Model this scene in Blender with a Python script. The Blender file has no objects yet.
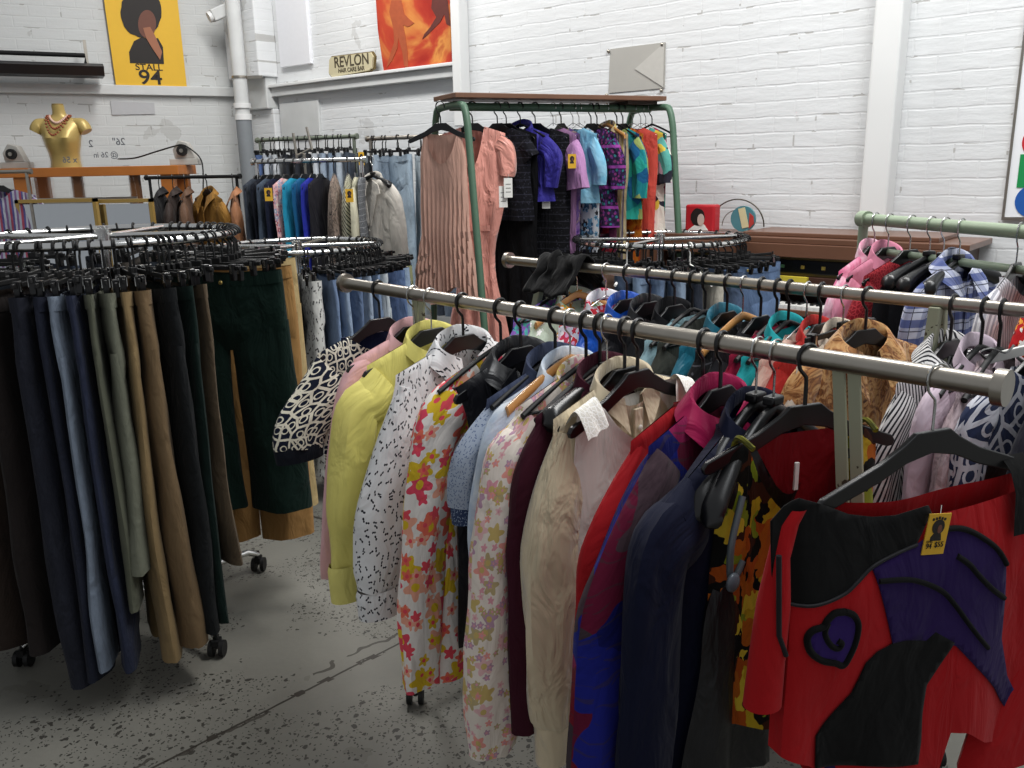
import bpy, math, random
from mathutils import Vector, Matrix, noise
SC = bpy.context.scene
COL = SC.collection
PI = math.pi
rnd = random.Random(7)
# ---------------------------------------------------------------- camera
F = 860.0; PIT = math.radians(14.3); ROLL = math.radians(1.17); H = 1.65
fwd = Vector((0, math.cos(PIT), -math.sin(PIT))); r0 = Vector((1, 0, 0)); u0 = r0.cross(fwd)
cR = r0*math.cos(ROLL) - u0*math.sin(ROLL); cU = r0*math.sin(ROLL) + u0*math.cos(ROLL)
CAM = Vector((0, 0, H))
cd = bpy.data.cameras.new('camera'); cam = bpy.data.objects.new('camera', cd); COL.objects.link(cam)
m = Matrix((cR, cU, -fwd)).transposed().to_4x4(); m.translation = CAM; cam.matrix_world = m
cd.sensor_width = 36; cd.lens = F*36/1024; cd.clip_start = .02
SC.camera = cam
def ray(x, y): return fwd + cR*((x-512)/F) + cU*((384-y)/F)
def atz(x, y, z): d = ray(x, y); return CAM + d*((z-H)/d.z)
def aty(x, y, Y): d = ray(x, y); return CAM + d*(Y/d.y)
def atpl(x, y, p, n): d = ray(x, y); return CAM + d*((p-CAM).dot(n)/d.dot(n))
def proj(p):
    d = Vector(p)-CAM; z = d.dot(fwd); return (512+F*d.dot(cR)/z, 384-F*d.dot(cU)/z)
def V(*a): return Vector(a)
# ---------------------------------------------------------------- objects
def tagp(o, label=None, cat=None, group=None, kind=None):
    if label: o['label'] = label
    if cat: o['category'] = cat
    if group: o['group'] = group
    if kind: o['kind'] = kind
    return o
def thing(name, label, cat, loc=(0, 0, 0), rz=0, group=None):
    o = bpy.data.objects.new(name, None); COL.objects.link(o); o.empty_display_size = .05
    o.location = loc; o.rotation_euler = (0, 0, rz)
    return tagp(o, label, cat, group)
def dup(root, label=None, group=None):
    r = root.copy(); COL.objects.link(r)
    if label: r['label'] = label
    if group: r['group'] = group
    elif 'group' in r: del r['group']
    for c in kids.get(root.name, []):
        k = c.copy(); COL.objects.link(k); k.parent = r
        kids.setdefault(r.name, []).append(k)
        for g in kids.get(c.name, []):
            q = g.copy(); COL.objects.link(q); q.parent = k
    return r
kids = {}
class MB:
    def __init__(s): s.v = []; s.f = []; s.uv = []; s.fu = {}
    def add(s, vs, fs, uv=None):
        n = len(s.v); s.v += [tuple(p) for p in vs]
        s.uv += uv if uv else [(p[0]+p[1], p[2]) for p in vs]
        s.f += [tuple(i+n for i in f) for f in fs]; return s
    def loft(s, rows, closed=True, c0=False, c1=False, uv=None):
        n = len(rows[0]); vs = [p for r in rows for p in r]; fs = []
        for j in range(len(rows)-1):
            for i in range(n if closed else n-1):
                k = (i+1) % n; fs.append((j*n+i, j*n+k, (j+1)*n+k, (j+1)*n+i))
        if c0: fs.append(tuple(range(n))[::-1])
        if c1: b = (len(rows)-1)*n; fs.append(tuple(range(b, b+n)))
        if uv is None and len(rows) > 2 and n > 5:
            ref = max(rows, key=lambda r: sum((Vector(r[i])-Vector(r[i-1])).length for i in range(1, n))); cu = [0]
            for i in range(1, n+1): cu.append(cu[-1]+(Vector(ref[i % n])-Vector(ref[i-1])).length)
            q = len(s.f); k0 = (len(s.v)*.0137) % 1
            for j in range(len(rows)-1):
                for i in range(n if closed else n-1):
                    k = (i+1) % n; s.fu[q] = [(cu[i]+k0, rows[j][i][2]), (cu[i+1]+k0, rows[j][k][2]), (cu[i+1]+k0, rows[j+1][k][2]), (cu[i]+k0, rows[j+1][i][2])]; q += 1
        return s.add(vs, fs, uv)
    def box(s, a, b, ax=None):
        x0, y0, z0 = a; x1, y1, z1 = b
        vs = [(x, y, z) for z in (z0, z1) for y in (y0, y1) for x in (x0, x1)]
        if ax: vs = [ax(*p) for p in vs]
        return s.add(vs, [(0,2,3,1),(4,5,7,6),(0,1,5,4),(2,6,7,3),(0,4,6,2),(1,3,7,5)])
    def tube(s, pts, r, n=10, caps=True):
        pts = [Vector(p) for p in pts]; rows = []
        t0 = (pts[1]-pts[0]).normalized(); a = t0.orthogonal().normalized()
        for i, p in enumerate(pts):
            t = (pts[min(i+1, len(pts)-1)]-pts[max(i-1, 0)]).normalized()
            a = (a - t*a.dot(t)).normalized(); b = t.cross(a)
            rr = r[i] if isinstance(r, (list, tuple)) else r
            rows.append([p+(a*math.cos(2*PI*k/n)+b*math.sin(2*PI*k/n))*rr for k in range(n)])
        return s.loft(rows, True, caps, caps)
    def ell(s, c, r, nu=14, nv=9):
        rows = []
        for j in range(nv+1):
            p = PI*j/nv+.0001; rows.append([(c[0]+r[0]*math.sin(p)*math.cos(2*PI*i/nu), c[1]+r[1]*math.sin(p)*math.sin(2*PI*i/nu), c[2]+r[2]*math.cos(p)) for i in range(nu)])
        return s.loft(rows)
    def prism(s, pts, t, ax):
        # pts 2D polygon; ax(u, o, v) -> world ; extruded o from t[0] to t[1]
        n = len(pts); vs = [ax(p[0], t[0], p[1]) for p in pts]+[ax(p[0], t[1], p[1]) for p in pts]
        fs = [tuple(range(n)), tuple(range(2*n-1, n-1, -1))]+[(i, (i+1) % n, n+(i+1) % n, n+i) for i in range(n)]
        return s.add(vs, fs)
    def build(s, name, mat, parent=None, smooth=True, bevel=0):
        me = bpy.data.meshes.new(name); me.from_pydata(s.v, [], s.f)
        ul = me.uv_layers.new(name='UVMap')
        for l in me.loops: ul.data[l.index].uv = s.uv[l.vertex_index]
        for p in me.polygons:
            if p.index in s.fu:
                for li, q in zip(p.loop_indices, s.fu[p.index]): ul.data[li].uv = q
        me.materials.append(mat)
        o = bpy.data.objects.new(name, me); COL.objects.link(o)
        if smooth:
            for p in me.polygons: p.use_smooth = True
        import bmesh
        bm = bmesh.new(); bm.from_mesh(me); bmesh.ops.recalc_face_normals(bm, faces=bm.faces); bm.to_mesh(me); bm.free()
        if bevel:
            b = o.modifiers.new('bevel', 'BEVEL'); b.width = bevel; b.segments = 2; b.limit_method = 'ANGLE'
        if smooth: 
            try: me.set_sharp_from_angle(angle=math.radians(50))
            except Exception: pass
        if parent: o.parent = parent; kids.setdefault(parent.name, []).append(o)
        return o
def smooth_path(pts, n=6):
    P = [Vector(p) for p in pts]; out = []
    for i in range(len(P)-1):
        a = P[max(i-1, 0)]; b = P[i]; c = P[i+1]; d = P[min(i+2, len(P)-1)]
        for k in range(n):
            t = k/n; out.append(.5*((2*b)+(c-a)*t+(2*a-5*b+4*c-d)*t*t+(3*b-a-3*c+d)*t**3))
    out.append(P[-1]); return out
def interp(x, xs, ys):
    if x <= xs[0]: return ys[0]
    for i in range(len(xs)-1):
        if x <= xs[i+1]:
            t = (x-xs[i])/(xs[i+1]-xs[i]); t = t*t*(3-2*t); return ys[i]+(ys[i+1]-ys[i])*t
    return ys[-1]
def lerp(x, xs, ys):
    if x <= xs[0]: return ys[0]
    for i in range(len(xs)-1):
        if x <= xs[i+1]: return ys[i]+(ys[i+1]-ys[i])*(x-xs[i])/(xs[i+1]-xs[i])
    return ys[-1]
# ---------------------------------------------------------------- materials
def hx(h):
    h = h.lstrip('#'); c = [int(h[i:i+2], 16)/255 for i in (0, 2, 4)]
    return tuple(x/12.92 if x <= .04045 else ((x+.055)/1.055)**2.4 for x in c)+(1,)
class NT:
    def __init__(s, name, rough=.8, metal=0, sheen=0, spec=.3, coat=0):
        s.m = bpy.data.materials.new(name); s.m.use_nodes = True; s.t = s.m.node_tree
        s.b = s.t.nodes['Principled BSDF']; s.b.inputs['Roughness'].default_value = rough
        s.b.inputs['Metallic'].default_value = metal; s.b.inputs['Specular IOR Level'].default_value = spec
        s.b.inputs['Sheen Weight'].default_value = sheen; s.b.inputs['Coat Weight'].default_value = coat
    def n(s, typ, **kw):
        nd = s.t.nodes.new('ShaderNode'+typ)
        for k, v in kw.items():
            if k.startswith('i_'):
                key = k[2:]; key = int(key) if key.isdigit() else key.replace('_', ' ')
                s.set(nd.inputs[key], v)
            else: setattr(nd, k, v)
        return nd
    def set(s, inp, v):
        if isinstance(v, bpy.types.NodeSocket): s.t.links.new(v, inp)
        elif isinstance(v, bpy.types.Node): s.t.links.new(v.outputs[0], inp)
        else: inp.default_value = v
    def math(s, op, a, b=0, c=0):
        nd = s.n('Math', operation=op); s.set(nd.inputs[0], a); s.set(nd.inputs[1], b); s.set(nd.inputs[2], c); return nd.outputs[0]
    def vm(s, op, a, b=(0, 0, 0), sc=None):
        nd = s.n('VectorMath', operation=op); s.set(nd.inputs[0], a); s.set(nd.inputs[1], b)
        if sc is not None: s.set(nd.inputs['Scale'], sc)
        return nd.outputs['Value'] if op in ('LENGTH', 'DOT_PRODUCT') else nd.outputs[0]
    def mix(s, f, a, b):
        nd = s.n('Mix', data_type='RGBA'); s.set(nd.inputs[0], f); s.set(nd.inputs[6], a); s.set(nd.inputs[7], b); return nd.outputs[2]
    def ramp(s, f, cols, const=False, lo=.3, hi=.7):
        nd = s.n('ValToRGB'); cr = nd.color_ramp; cr.interpolation = 'CONSTANT' if const else 'LINEAR'
        k = len(cols)
        for i, c in enumerate(cols):
            p = lo+(hi-lo)*(i/(k if const else max(1, k-1)))
            if i < 2: cr.elements[i].position = p; cr.elements[i].color = c
            else: e = cr.elements.new(p); e.color = c
        s.set(nd.inputs[0], f); return nd.outputs[0]
    def noise(s, v, sc, det=2, out='Fac', dist=0, rough=.5):
        nd = s.n('TexNoise'); s.set(nd.inputs['Vector'], v); nd.inputs['Scale'].default_value = sc
        nd.inputs['Detail'].default_value = det; nd.inputs['Distortion'].default_value = dist; nd.inputs['Roughness'].default_value = rough
        return nd.outputs[out]
    def vor(s, v, sc, feat='F1', dim='2D', rand=1):
        nd = s.n('TexVoronoi', feature=feat, voronoi_dimensions=dim); s.set(nd.inputs['Vector'], v)
        nd.inputs['Scale'].default_value = sc; nd.inputs['Randomness'].default_value = rand; return nd
    def uv(s, off=0):
        u = s.n('UVMap'); u.uv_map = 'UVMap'
        if off: return s.vm('ADD', u.outputs[0], (off, off*.7, 0))
        return u.outputs[0]
    def obj(s): return s.n('TexCoord').outputs['Object']
    def col(s, c): s.set(s.b.inputs['Base Color'], c); return s
    def bump(s, h, st=.3, d=.002):
        b = s.n('Bump'); b.inputs['Strength'].default_value = st; b.inputs['Distance'].default_value = d
        s.set(b.inputs['Height'], h); prev = s.b.inputs['Normal']
        if prev.is_linked: s.t.links.new(prev.links[0].from_socket, b.inputs['Normal'])
        s.t.links.new(b.outputs[0], prev); return s
def simple(name, c, rough=.5, metal=0, var=.06, spec=.4, coat=0, nscale=30):
    t = NT(name, rough, metal, spec=spec, coat=coat); c = hx(c) if isinstance(c, str) else c
    f = t.noise(t.obj(), nscale, 3)
    t.col(t.mix(f, tuple(x*(1-var) for x in c[:3])+(1,), tuple(min(1, x*(1+var)) for x in c[:3])+(1,)))
    return t.m
_mc = {}
def C(c): return hx(c) if isinstance(c, str) else c
def fabric(pat, *cols, sc=1.0, rough=.88, sheen=.04, wr=.5, spec=.15, weave=1.0, **k):
    key = (pat, cols, sc, rough, wr, spec, tuple(sorted(k.items())))
    if key in _mc: return _mc[key]
    t = NT('fabric_'+pat, rough, sheen=sheen, spec=spec); cs = [C(c) for c in cols]; uv = t.uv(k.get('off', 0))
    wn = t.noise(uv, 60, 2, 'Color'); wob = t.vm('ADD', uv, t.vm('SCALE', t.vm('SUBTRACT', wn, (.5, .5, .5)), sc=.004))
    base = cs[0]
    if pat == 'denim': g_ = sum(base[:3])/3; base = tuple(x*.62+g_*.38 for x in base[:3])+(1,)
    if pat == 'plain':
        f = t.noise(uv, 14, 3); res = t.mix(f, tuple(x*.88 for x in base[:3])+(1,), tuple(min(1, x*1.08) for x in base[:3])+(1,))
    elif pat == 'denim':
        f = t.noise(uv, 6, 3); g = t.noise(t.vm('MULTIPLY', uv, (400, 60, 0)), 1, 1)
        a = t.mix(t.math('MULTIPLY', f, 1), tuple(x*.55 for x in base[:3])+(1,), tuple(min(1, x*1.1) for x in base[:3])+(1,))
        res = t.mix(t.math('MULTIPLY', g, .35), a, tuple(min(1, x*1.9+.03) for x in base[:3])+(1,))
    elif pat == 'cord':
        w = t.math('SINE', t.math('MULTIPLY', t.n('SeparateXYZ', i_0=uv).outputs[0], 2*PI*260)); f = t.noise(uv, 9, 3)
        res = t.mix(f, tuple(x*.75 for x in base[:3])+(1,), tuple(min(1, x*1.25) for x in base[:3])+(1,)); t.bump(w, .4, .001)
    elif pat == 'lattice':
        nd = t.vor(wob, sc, 'DISTANCE_TO_EDGE'); e = t.math('LESS_THAN', nd.outputs['Distance'], .1)
        d1 = t.vor(wob, sc).outputs['Distance']; ring = t.math('LESS_THAN', t.math('ABSOLUTE', t.math('SUBTRACT', d1, .27)), .055)
        res = t.mix(t.math('MAXIMUM', e, ring), base, cs[1])
    elif pat == 'sprig':
        st = t.vm('MULTIPLY', wob, (1.35, 1, 1)); nd = t.vor(st, sc); loc = t.vm('SUBTRACT', t.vm('MULTIPLY', st, (sc, sc, 0)), t.vm('MULTIPLY', nd.outputs['Position'], (sc, sc, 0)))
        s3 = t.n('SeparateXYZ', i_0=loc); a = t.math('ARCTAN2', s3.outputs[1], s3.outputs[0]); r = nd.outputs['Distance']
        rr = t.n('SeparateColor', i_0=nd.outputs['Color']).outputs[0]
        pet = t.math('ADD', .17, t.math('MULTIPLY', .13, t.math('COSINE', t.math('ADD', t.math('MULTIPLY', a, 2), t.math('MULTIPLY', rr, 6.28)))))
        res = t.mix(t.math('LESS_THAN', r, pet), base, cs[1])
    elif pat == 'flower':
        res = base
        lay = k.get('layers', ((1, 0, .42), (1.9, .37, .36)))
        for li, (m_, o_, R) in enumerate(lay):
            uu = t.vm('ADD', wob, (o_, o_*1.7, 0)); nd = t.vor(uu, sc*m_)
            S = sc*m_; loc = t.vm('SUBTRACT', uu, nd.outputs['Position']); s3 = t.n('SeparateXYZ', i_0=loc)
            a = t.math('ARCTAN2', s3.outputs[1], s3.outputs[0]); r = nd.outputs['Distance']
            sep = t.n('SeparateColor', i_0=nd.outputs['Color']); q = sep.outputs[0]
            pet = t.math('MULTIPLY', R, t.math('ADD', .78, t.math('MULTIPLY', .22, t.math('COSINE', t.math('ADD', t.math('MULTIPLY', a, 5), t.math('MULTIPLY', q, 6.28))))))
            fcol = t.ramp(sep.outputs[1], cs[1:], True, 0, 1)
            on = t.math('MULTIPLY', t.math('LESS_THAN', r, pet), t.math('GREATER_THAN', q, k.get('thin', .1) if li == 0 else .35))
            res = t.mix(on, res, fcol)
            res = t.mix(t.math('MULTIPLY', on, t.math('LESS_THAN', r, R*.3)), res, cs[2] if li == 0 else cs[1])
    elif pat == 'patch':
        f = t.noise(uv, sc*.8, 2, 'Color'); u2 = t.vm('ADD', uv, t.vm('SCALE', t.vm('SUBTRACT', f, (.5, .5, .5)), sc=k.get('warp', .08)))
        nd = t.vor(u2, sc); sep = t.n('SeparateColor', i_0=nd.outputs['Color']); res = t.ramp(sep.outputs[0], cs, True, 0, 1)
        if k.get('streak'):
            g = t.noise(t.vm('MULTIPLY', u2, (6, 60, 0)), 1.5, 2); res = t.mix(t.math('MULTIPLY', t.math('GREATER_THAN', g, .6), .5), res, cs[-1])
    elif pat == 'blotch':
        f = t.noise(uv, sc, k.get('det', 4), dist=k.get('dist', 1.2)); res = t.ramp(f, cs, k.get('const', False), .33, .67)
    elif pat == 'stripe':
        s3 = t.n('SeparateXYZ', i_0=uv); x = s3.outputs[k.get('ax', 0)]
        if k.get('diag'): x = t.math('ADD', x, t.math('MULTIPLY', s3.outputs[1], k['diag']))
        fr = t.math('FRACT', t.math('MULTIPLY', x, sc)); 
        if len(cs) == 2: res = t.mix(t.math('LESS_THAN', fr, k.get('w', .5)), base, cs[1])
        else: res = t.ramp(fr, cs, True, 0, 1)
    elif pat == 'plaid':
        s3 = t.n('SeparateXYZ', i_0=uv)
        def band(x, s_, w): return t.math('LESS_THAN', t.math('FRACT', t.math('MULTIPLY', x, s_)), w)
        h = band(s3.outputs[1], sc, .42); v_ = band(s3.outputs[0], sc, .42)
        res = t.mix(t.math('MULTIPLY', h, .8), base, cs[1]); res = t.mix(t.math('MULTIPLY', v_, .38), res, cs[1])
        l1 = band(t.math('ADD', s3.outputs[0], .004), sc*1, .06); l2 = band(t.math('ADD', s3.outputs[1], .012), sc*1, .06)
        res = t.mix(t.math('MULTIPLY', t.math('MAXIMUM', l1, l2), .85), res, cs[2])
    elif pat == 'lace':
        nd = t.vor(uv, sc, 'DISTANCE_TO_EDGE'); f = t.math('LESS_THAN', nd.outputs[0], .12); res = t.mix(f, base, cs[1]); t.bump(f, .6, .002)
    elif pat == 'sequin':
        nd = t.vor(uv, 160); sep = t.n('SeparateColor', i_0=nd.outputs['Color']); q = t.math('GREATER_THAN', sep.outputs[0], .93)
        s3 = t.n('SeparateXYZ', i_0=uv); ln = t.math('LESS_THAN', t.math('FRACT', t.math('MULTIPLY', s3.outputs[1], 26)), .1)
        res = t.mix(t.math('MULTIPLY', t.math('MAXIMUM', ln, q), .6), base, cs[1])
    elif pat == 'bands':
        s3 = t.n('SeparateXYZ', i_0=uv); fr = t.math('FRACT', t.math('MULTIPLY', s3.outputs[1], sc))
        nd = t.vor(uv, sc*6); sep = t.n('SeparateColor', i_0=nd.outputs['Color']); pz = t.ramp(sep.outputs[0], cs[2:], True, 0, 1)
        e = t.math('LESS_THAN', nd.outputs['Distance'], .42); res = t.mix(e, base, pz); res = t.mix(t.math('LESS_THAN', fr, .14), res, cs[1])
    t.col(res)
    if wr:
        w = t.noise(t.vm('MULTIPLY', uv, (1, .45, 1)), 16, 3, dist=.8); t.bump(w, wr*(1.5 if pat in ('denim', 'cord') else 1.15), .025)
    t.bump(t.noise(uv, 700*weave, 1), .25, .0006)
    _mc[key] = t.m
    return t.m
M_black = simple('black_plastic', '#0b0b0d', .32, spec=.5)
M_blackm = simple('matt_black', '#0a0a0b', .6)
M_chrome = simple('chrome', '#d8d8d6', .18, 1)
M_steel = simple('brushed_steel', '#a8a298', .33, 1, var=.12)
M_wire = simple('steel_wire', '#b9b9b6', .25, 1)
M_white = simple('white_plastic', '#e6e5e0', .45)
M_wood = simple('varnished_hanger_wood', '#b9854a', .35, var=.15, coat=.4)
M_green = simple('green_paint', '#4d6a56', .45, var=.1)
M_sage = simple('sage_paint', '#8d9c84', .5, var=.12)
def chipped(name, a, b):
    t = NT(name, .6); f = t.noise(t.obj(), 34, 5); g = t.noise(t.obj(), 5, 2)
    t.col(t.mix(t.math('GREATER_THAN', f, .64), t.mix(g, C(a), tuple(x*.8 for x in C(a)[:3])+(1,)), C(b))); t.bump(f, .3, .001); return t.m
M_chip = chipped('chipped_sage_paint', '#a3a68d', '#4a4032')
M_rubber = simple('castor_rubber', '#131313', .6)
M_button = simple('button', '#c9b06a', .3, .8)
M_pearl = simple('pearl_button', '#dedad0', .25)
# ---------------------------------------------------------------- cloth meshes
NZ = noise.noise
def body_mesh(sh=.21, ch=.22, wa=.21, he=.23, zb=-.7, nw=.075, nf=.06, nb=.012, z0=-.080, slope=.33, D=.03, n=2.5, amp=.012, seed=0, hem=None, res=(44, 24), open_=.02, xo=0, asym=0, arm=0, d0=.011):
    N, R = res; rows = []; h2 = N//2
    for j in range(R+1):
        v = (0, .012, .03, .06)[j] if j < 4 else .06+.94*(j-3)/(R-3); W = interp(v, [0, .16, .5, 1], [sh, ch, wa, he]); d = interp(v, [.03, .1, .4, 1], [d0, max(D*.6, d0), D, D*1.15]) if j > 1 else (.0015, d0*.75)[j]; row = []
        if arm and v < .35: W -= arm*math.sin(PI*min(1, v/.35))**.8
        for i in range(N):
            front = i < h2; k = i if front else i-h2
            x = (-1+2*k/h2)*(1 if front else -1); yy = max(0, 1-abs(x)**3)**.5*(-1 if front else 1)
            X0 = sh*x; a = abs(X0); zt = z0-slope*max(a, nw)
            kk = max(0, 1-(a/nw)**2)**.6 if nw > 0 else 0
            zt -= kk*(nf if front else nb)
            zh = zb+(hem(W*x) if hem else 0)
            z = zt+(zh-zt)*v
            X = W*x; y = yy*d
            if j < 2 and kk: y = yy*(d+(d0-d)*min(1, kk*3))
            if kk: y += (-1 if front else 1)*open_*kk*(1-v)**8
            f = math.sin(X*2*PI*n/(2*max(sh, .1))+seed*1.7+1.3*NZ(V(X*3, z*2, seed)))
            y += amp*f*v**.6*(.5+.9*v)+.008*NZ(V(X*7+seed, z*5, 3 if front else 9))*min(1, v*5)
            X += .012*NZ(V(z*4, seed*3.1, 1 if x > 0 else 5))*v*(abs(x))+xo*v
            row.append((X, y, z))
        rows.append(row)
    return MB().loft(rows)
def sleeve_mesh(pts, seed=0, N=20, R=24, amp=.006, cap=True):
    # pts: (z, xc, hw, hd); swept with sections square to the path in the x-z plane
    C_ = [Vector((p[1], 0, p[0])) for p in pts]; S = 1 if pts[-1][1] > 0 else -1; rows = []
    def at(u): return Vector((interp2(u, [p.x for p in C_]), 0, interp2(u, [p.z for p in C_])))
    m_ = len(pts)-1
    for j in range(R+1):
        u = m_*j/R; c = at(u); t = (at(min(m_, u+.05))-at(max(0, u-.05))).normalized(); nn = Vector((-t.z, 0, t.x))
        if nn.x*S < 0: nn = -nn
        hw = max(.004, interp2(u, [p[2] for p in pts])); hd = max(.004, interp2(u, [p[3] for p in pts])); row = []
        for i in range(N):
            a = 2*PI*i/N; f = j/R
            g = 1+(.30*NZ(V(math.cos(a)*1.4+seed, math.sin(a)*1.4, c.z*7))+.10*math.sin(a*5+seed+c.z*9))*min(1, f*2.5)
            q = c+nn*hw*math.cos(a)*(1+(g-1)*.45); yy = hd*math.sin(a)*g*(1.0 if f > .15 else .6+.4*f/.15)
            row.append((q.x+.006*NZ(V(c.z*9, seed, 4))*f, yy+.010*NZ(V(c.z*6, seed, 2))*f, q.z))
        rows.append(row)
    b = MB().loft(rows, True, cap, False); return b
def interp2(u, ys):
    i = int(min(u, len(ys)-1.0001)); t = u-i
    if len(ys) == 1: return ys[0]
    a = ys[max(i-1, 0)]; b = ys[i]; c = ys[min(i+1, len(ys)-1)]; d = ys[min(i+2, len(ys)-1)]
    return .5*((2*b)+(c-a)*t+(2*a-5*b+4*c-d)*t*t+(3*b-a-3*c+d)*t**3)
def collar_mesh(rx=.072, ry=.022, z0=-.080, h=.026, tip=.05, w=.024):
    rx = min(rx, .076); h = min(h, .034)
    rows = []; N = 26
    for i in range(N+1):
        s = -1+2*i/N; a = PI/2+s*PI*.9
        x = rx*math.cos(a); y = ry*math.sin(a); fr = abs(s)**2
        z = z0+.006-.075*abs(s)**1.4
        top = (x, y, z+h*.35); o = w*(1+.2*fr); tipx = 1+.5*fr
        bx, by = x*(1+o/rx*.9), y*(1+o/ry*.8)
        mid = (x*1.12, y*1.15, z+h*.45)
        low = (bx*1.0, by-.004, z-h*.75-tip*fr**3)
        rows.append([(x*.98, y*.98, z-h*.5), top, mid, low])
    return MB().loft(rows, closed=False)
def lapel_mesh(side, w=.07, top=-.12, bot=-.36, y=-.045):
    s = side; P = [(s*.045, top), (s*(.06+w*.6), top-.03), (s*(.055+w), top-.085), (s*(.04+w*.75), top-.09), (s*.012, bot), (s*.004, bot+.02)]
    return MB().prism(P, (y, y-.006), lambda u, o, v: (u, o+.15*max(0, v-top+.06), v))
def waist_rows(hw, D, z0, z1, seed, R=3, N=32, lip=.004, tilt=0):
    rows = []
    for j in range(R+1):
        z = z0+(z1-z0)*j/R; row = []
        for i in range(N):
            a = 2*PI*i/N; c = math.cos(a); x = hw*math.copysign(abs(c)**.6, c); s = math.sin(a); y = (D+lip)*math.copysign(abs(s)**.6, s)
            y += .006*math.sin(x*30+seed); row.append((x, y, z+tilt*x-.012*(1-(x/hw)**2)))
        rows.append(row)
    return rows
def pants_parts(hw=.19, z0=-.12, L=1.0, leg=.095, hem=.09, D=.03, seed=0, spread=0, split=.27, curve=0):
    b = MB(); rows = []; N = 32; zc = z0-split
    for j in range(9):
        t = j/8; z = z0+(zc-z0)*t; row = []
        for i in range(N):
            a = 2*PI*i/N; c = math.cos(a); s = math.sin(a); W = hw*(1+.05*t-.06*max(0, (t-.62)/.38)**2)
            x = W*math.copysign(abs(c)**.6, c); y = D*(1+.25*t)*(1-.5*max(0, (t-.62)/.38)**2)*math.copysign(abs(s)**.6, s)
            y += .006*math.sin(x*30+seed)*(1-.3*t)+.008*NZ(V(x*8, z*8, seed)); row.append((x, y, z-.012*(1-(x/W)**2)*(1-t)))
        rows.append(row)
    b.loft(rows, True, False, True)
    for s in (-1, 1):
        rows = []; M_ = 24
        for j in range(21):
            t = j/20; z = zc+.10+(z0-L-zc-.10)*t
            w = interp(t, [0, .12, .5, 1], [hw*.515, hw*.52, (leg+hem)/2, hem]); xc = s*(hw*1.04-w+spread*t)+curve*t*t
            ex = .6+.4*min(1, t*4); row = []; yc = .016*math.sin(seed*1.3+s+2.4*t)*t+.012*NZ(V(z*3, seed, s))*t
            for i in range(M_):
                a = 2*PI*i/M_; c = math.cos(a); sn = math.sin(a); g = 1+(.35*NZ(V(c*1.2+seed*2, sn+s, z*5))+.12*math.sin(a*3+seed+z*5))*min(1, t*3)
                row.append((xc+w*math.copysign(abs(c)**ex, c)*(1+.12*NZ(V(z*5, seed, s))*t), yc+D*(.85+.38*min(1, t*5))*(1+.55*t)*math.copysign(abs(sn)**ex, sn)*g, z+.006*NZ(V(c*2, sn*2, seed))*t))
            rows.append(row)
        b.loft(rows)
    return b
# ---------------------------------------------------------------- setting
tw = V(-.7597, .6502, 0); nw_ = V(-.6502, -.7597, 0); W0 = V(0, 6.4, 0)      # right wall: direction away, normal into the room
CORN = atpl(254, 150, W0, nw_); CORN.z = 0
tl = V(-.883, -.469, 0); nl = V(.469, -.883, 0)                               # left wall
TOP = 4.6
def RW(s, o, z): return tuple(W0+tw*s+nw_*o+V(0, 0, z))
def LW(s, o, z): return tuple(CORN+tl*s+nl*o+V(0, 0, z))
def onR(x, y, o=0): p = atpl(x, y, W0+nw_*o, nw_); return ((p-W0).dot(tw), p.z)
def onL(x, y, o=0): p = atpl(x, y, CORN+nl*o, nl); return ((p-CORN).dot(tl), p.z)
sC = (CORN-W0).dot(tw)
def brick_mat(name, base, dirt, s_dir):
    t = NT(name, .62, spec=.25); ob = t.obj()
    s = t.vm('DOT_PRODUCT', ob, s_dir); z = t.n('SeparateXYZ', i_0=ob).outputs[2]
    wob = t.noise(ob, 5, 2, 'Fac'); zz = t.math('ADD', z, t.math('MULTIPLY', wob, .02))
    v = t.n('CombineXYZ', i_0=s, i_1=zz).outputs[0]
    br = t.n('TexBrick'); t.set(br.inputs['Vector'], v); br.inputs['Scale'].default_value = 1
    for k_, q in (('Mortar Size', .007), ('Mortar Smooth', .6), ('Brick Width', .24), ('Row Height', .086), ('Bias', 0)): br.inputs[k_].default_value = q
    mort = br.outputs['Fac']
    n1 = t.noise(ob, 1.3, 4); n2 = t.noise(t.vm('MULTIPLY', v, (3, 14, 1)), 2.0, 4)
    crack = t.math('MULTIPLY', t.math('GREATER_THAN', mort, .45), t.math('GREATER_THAN', t.noise(t.vm('MULTIPLY', v, (1, 2.2, 1)), 5, 3), .62))
    c = t.mix(n1, C(base), tuple(x*.93 for x in C(base)[:3])+(1,))
    c = t.mix(t.math('MULTIPLY', t.math('GREATER_THAN', t.noise(ob, 2.2, 6), .66), .25), c, C(dirt))
    c = t.mix(t.math('MULTIPLY', crack, .55), c, C(dirt)); t.col(c)
    hl = t.math('MULTIPLY', mort, t.noise(t.vm('MULTIPLY', v, (1.2, 5, 1)), 2.5, 3)); t.bump(t.math('SUBTRACT', 1, hl), .4, .006); t.bump(n2, .28, .012); t.bump(t.noise(ob, 60, 4), .25, .003)
    return t.m
M_brR = brick_mat('white_painted_brick', '#dcdedf', '#8f8b84', tuple(tw))
M_brL = brick_mat('off_white_painted_brick', '#cccecd', '#84817a', tuple(tl))
M_trim = simple('white_paint', '#dedfde', .5, var=.05, nscale=3)
M_trimd = simple('worn_white_paint', '#c8cac9', .6, var=.12, nscale=6)
M_gsheet = simple('grey_sheet', '#a9a7a1', .6, var=.08, nscale=8)
def st(o): o['kind'] = 'structure'; return o

st(MB().box((-7.5, -.2, 0), (sC+.1, 0, TOP), RW).build('wall_right', M_brR, smooth=False))
st(MB().box((-.1, -.2, 0), (6.5, 0, TOP), LW).build('wall_left', M_brL, smooth=False))
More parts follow.
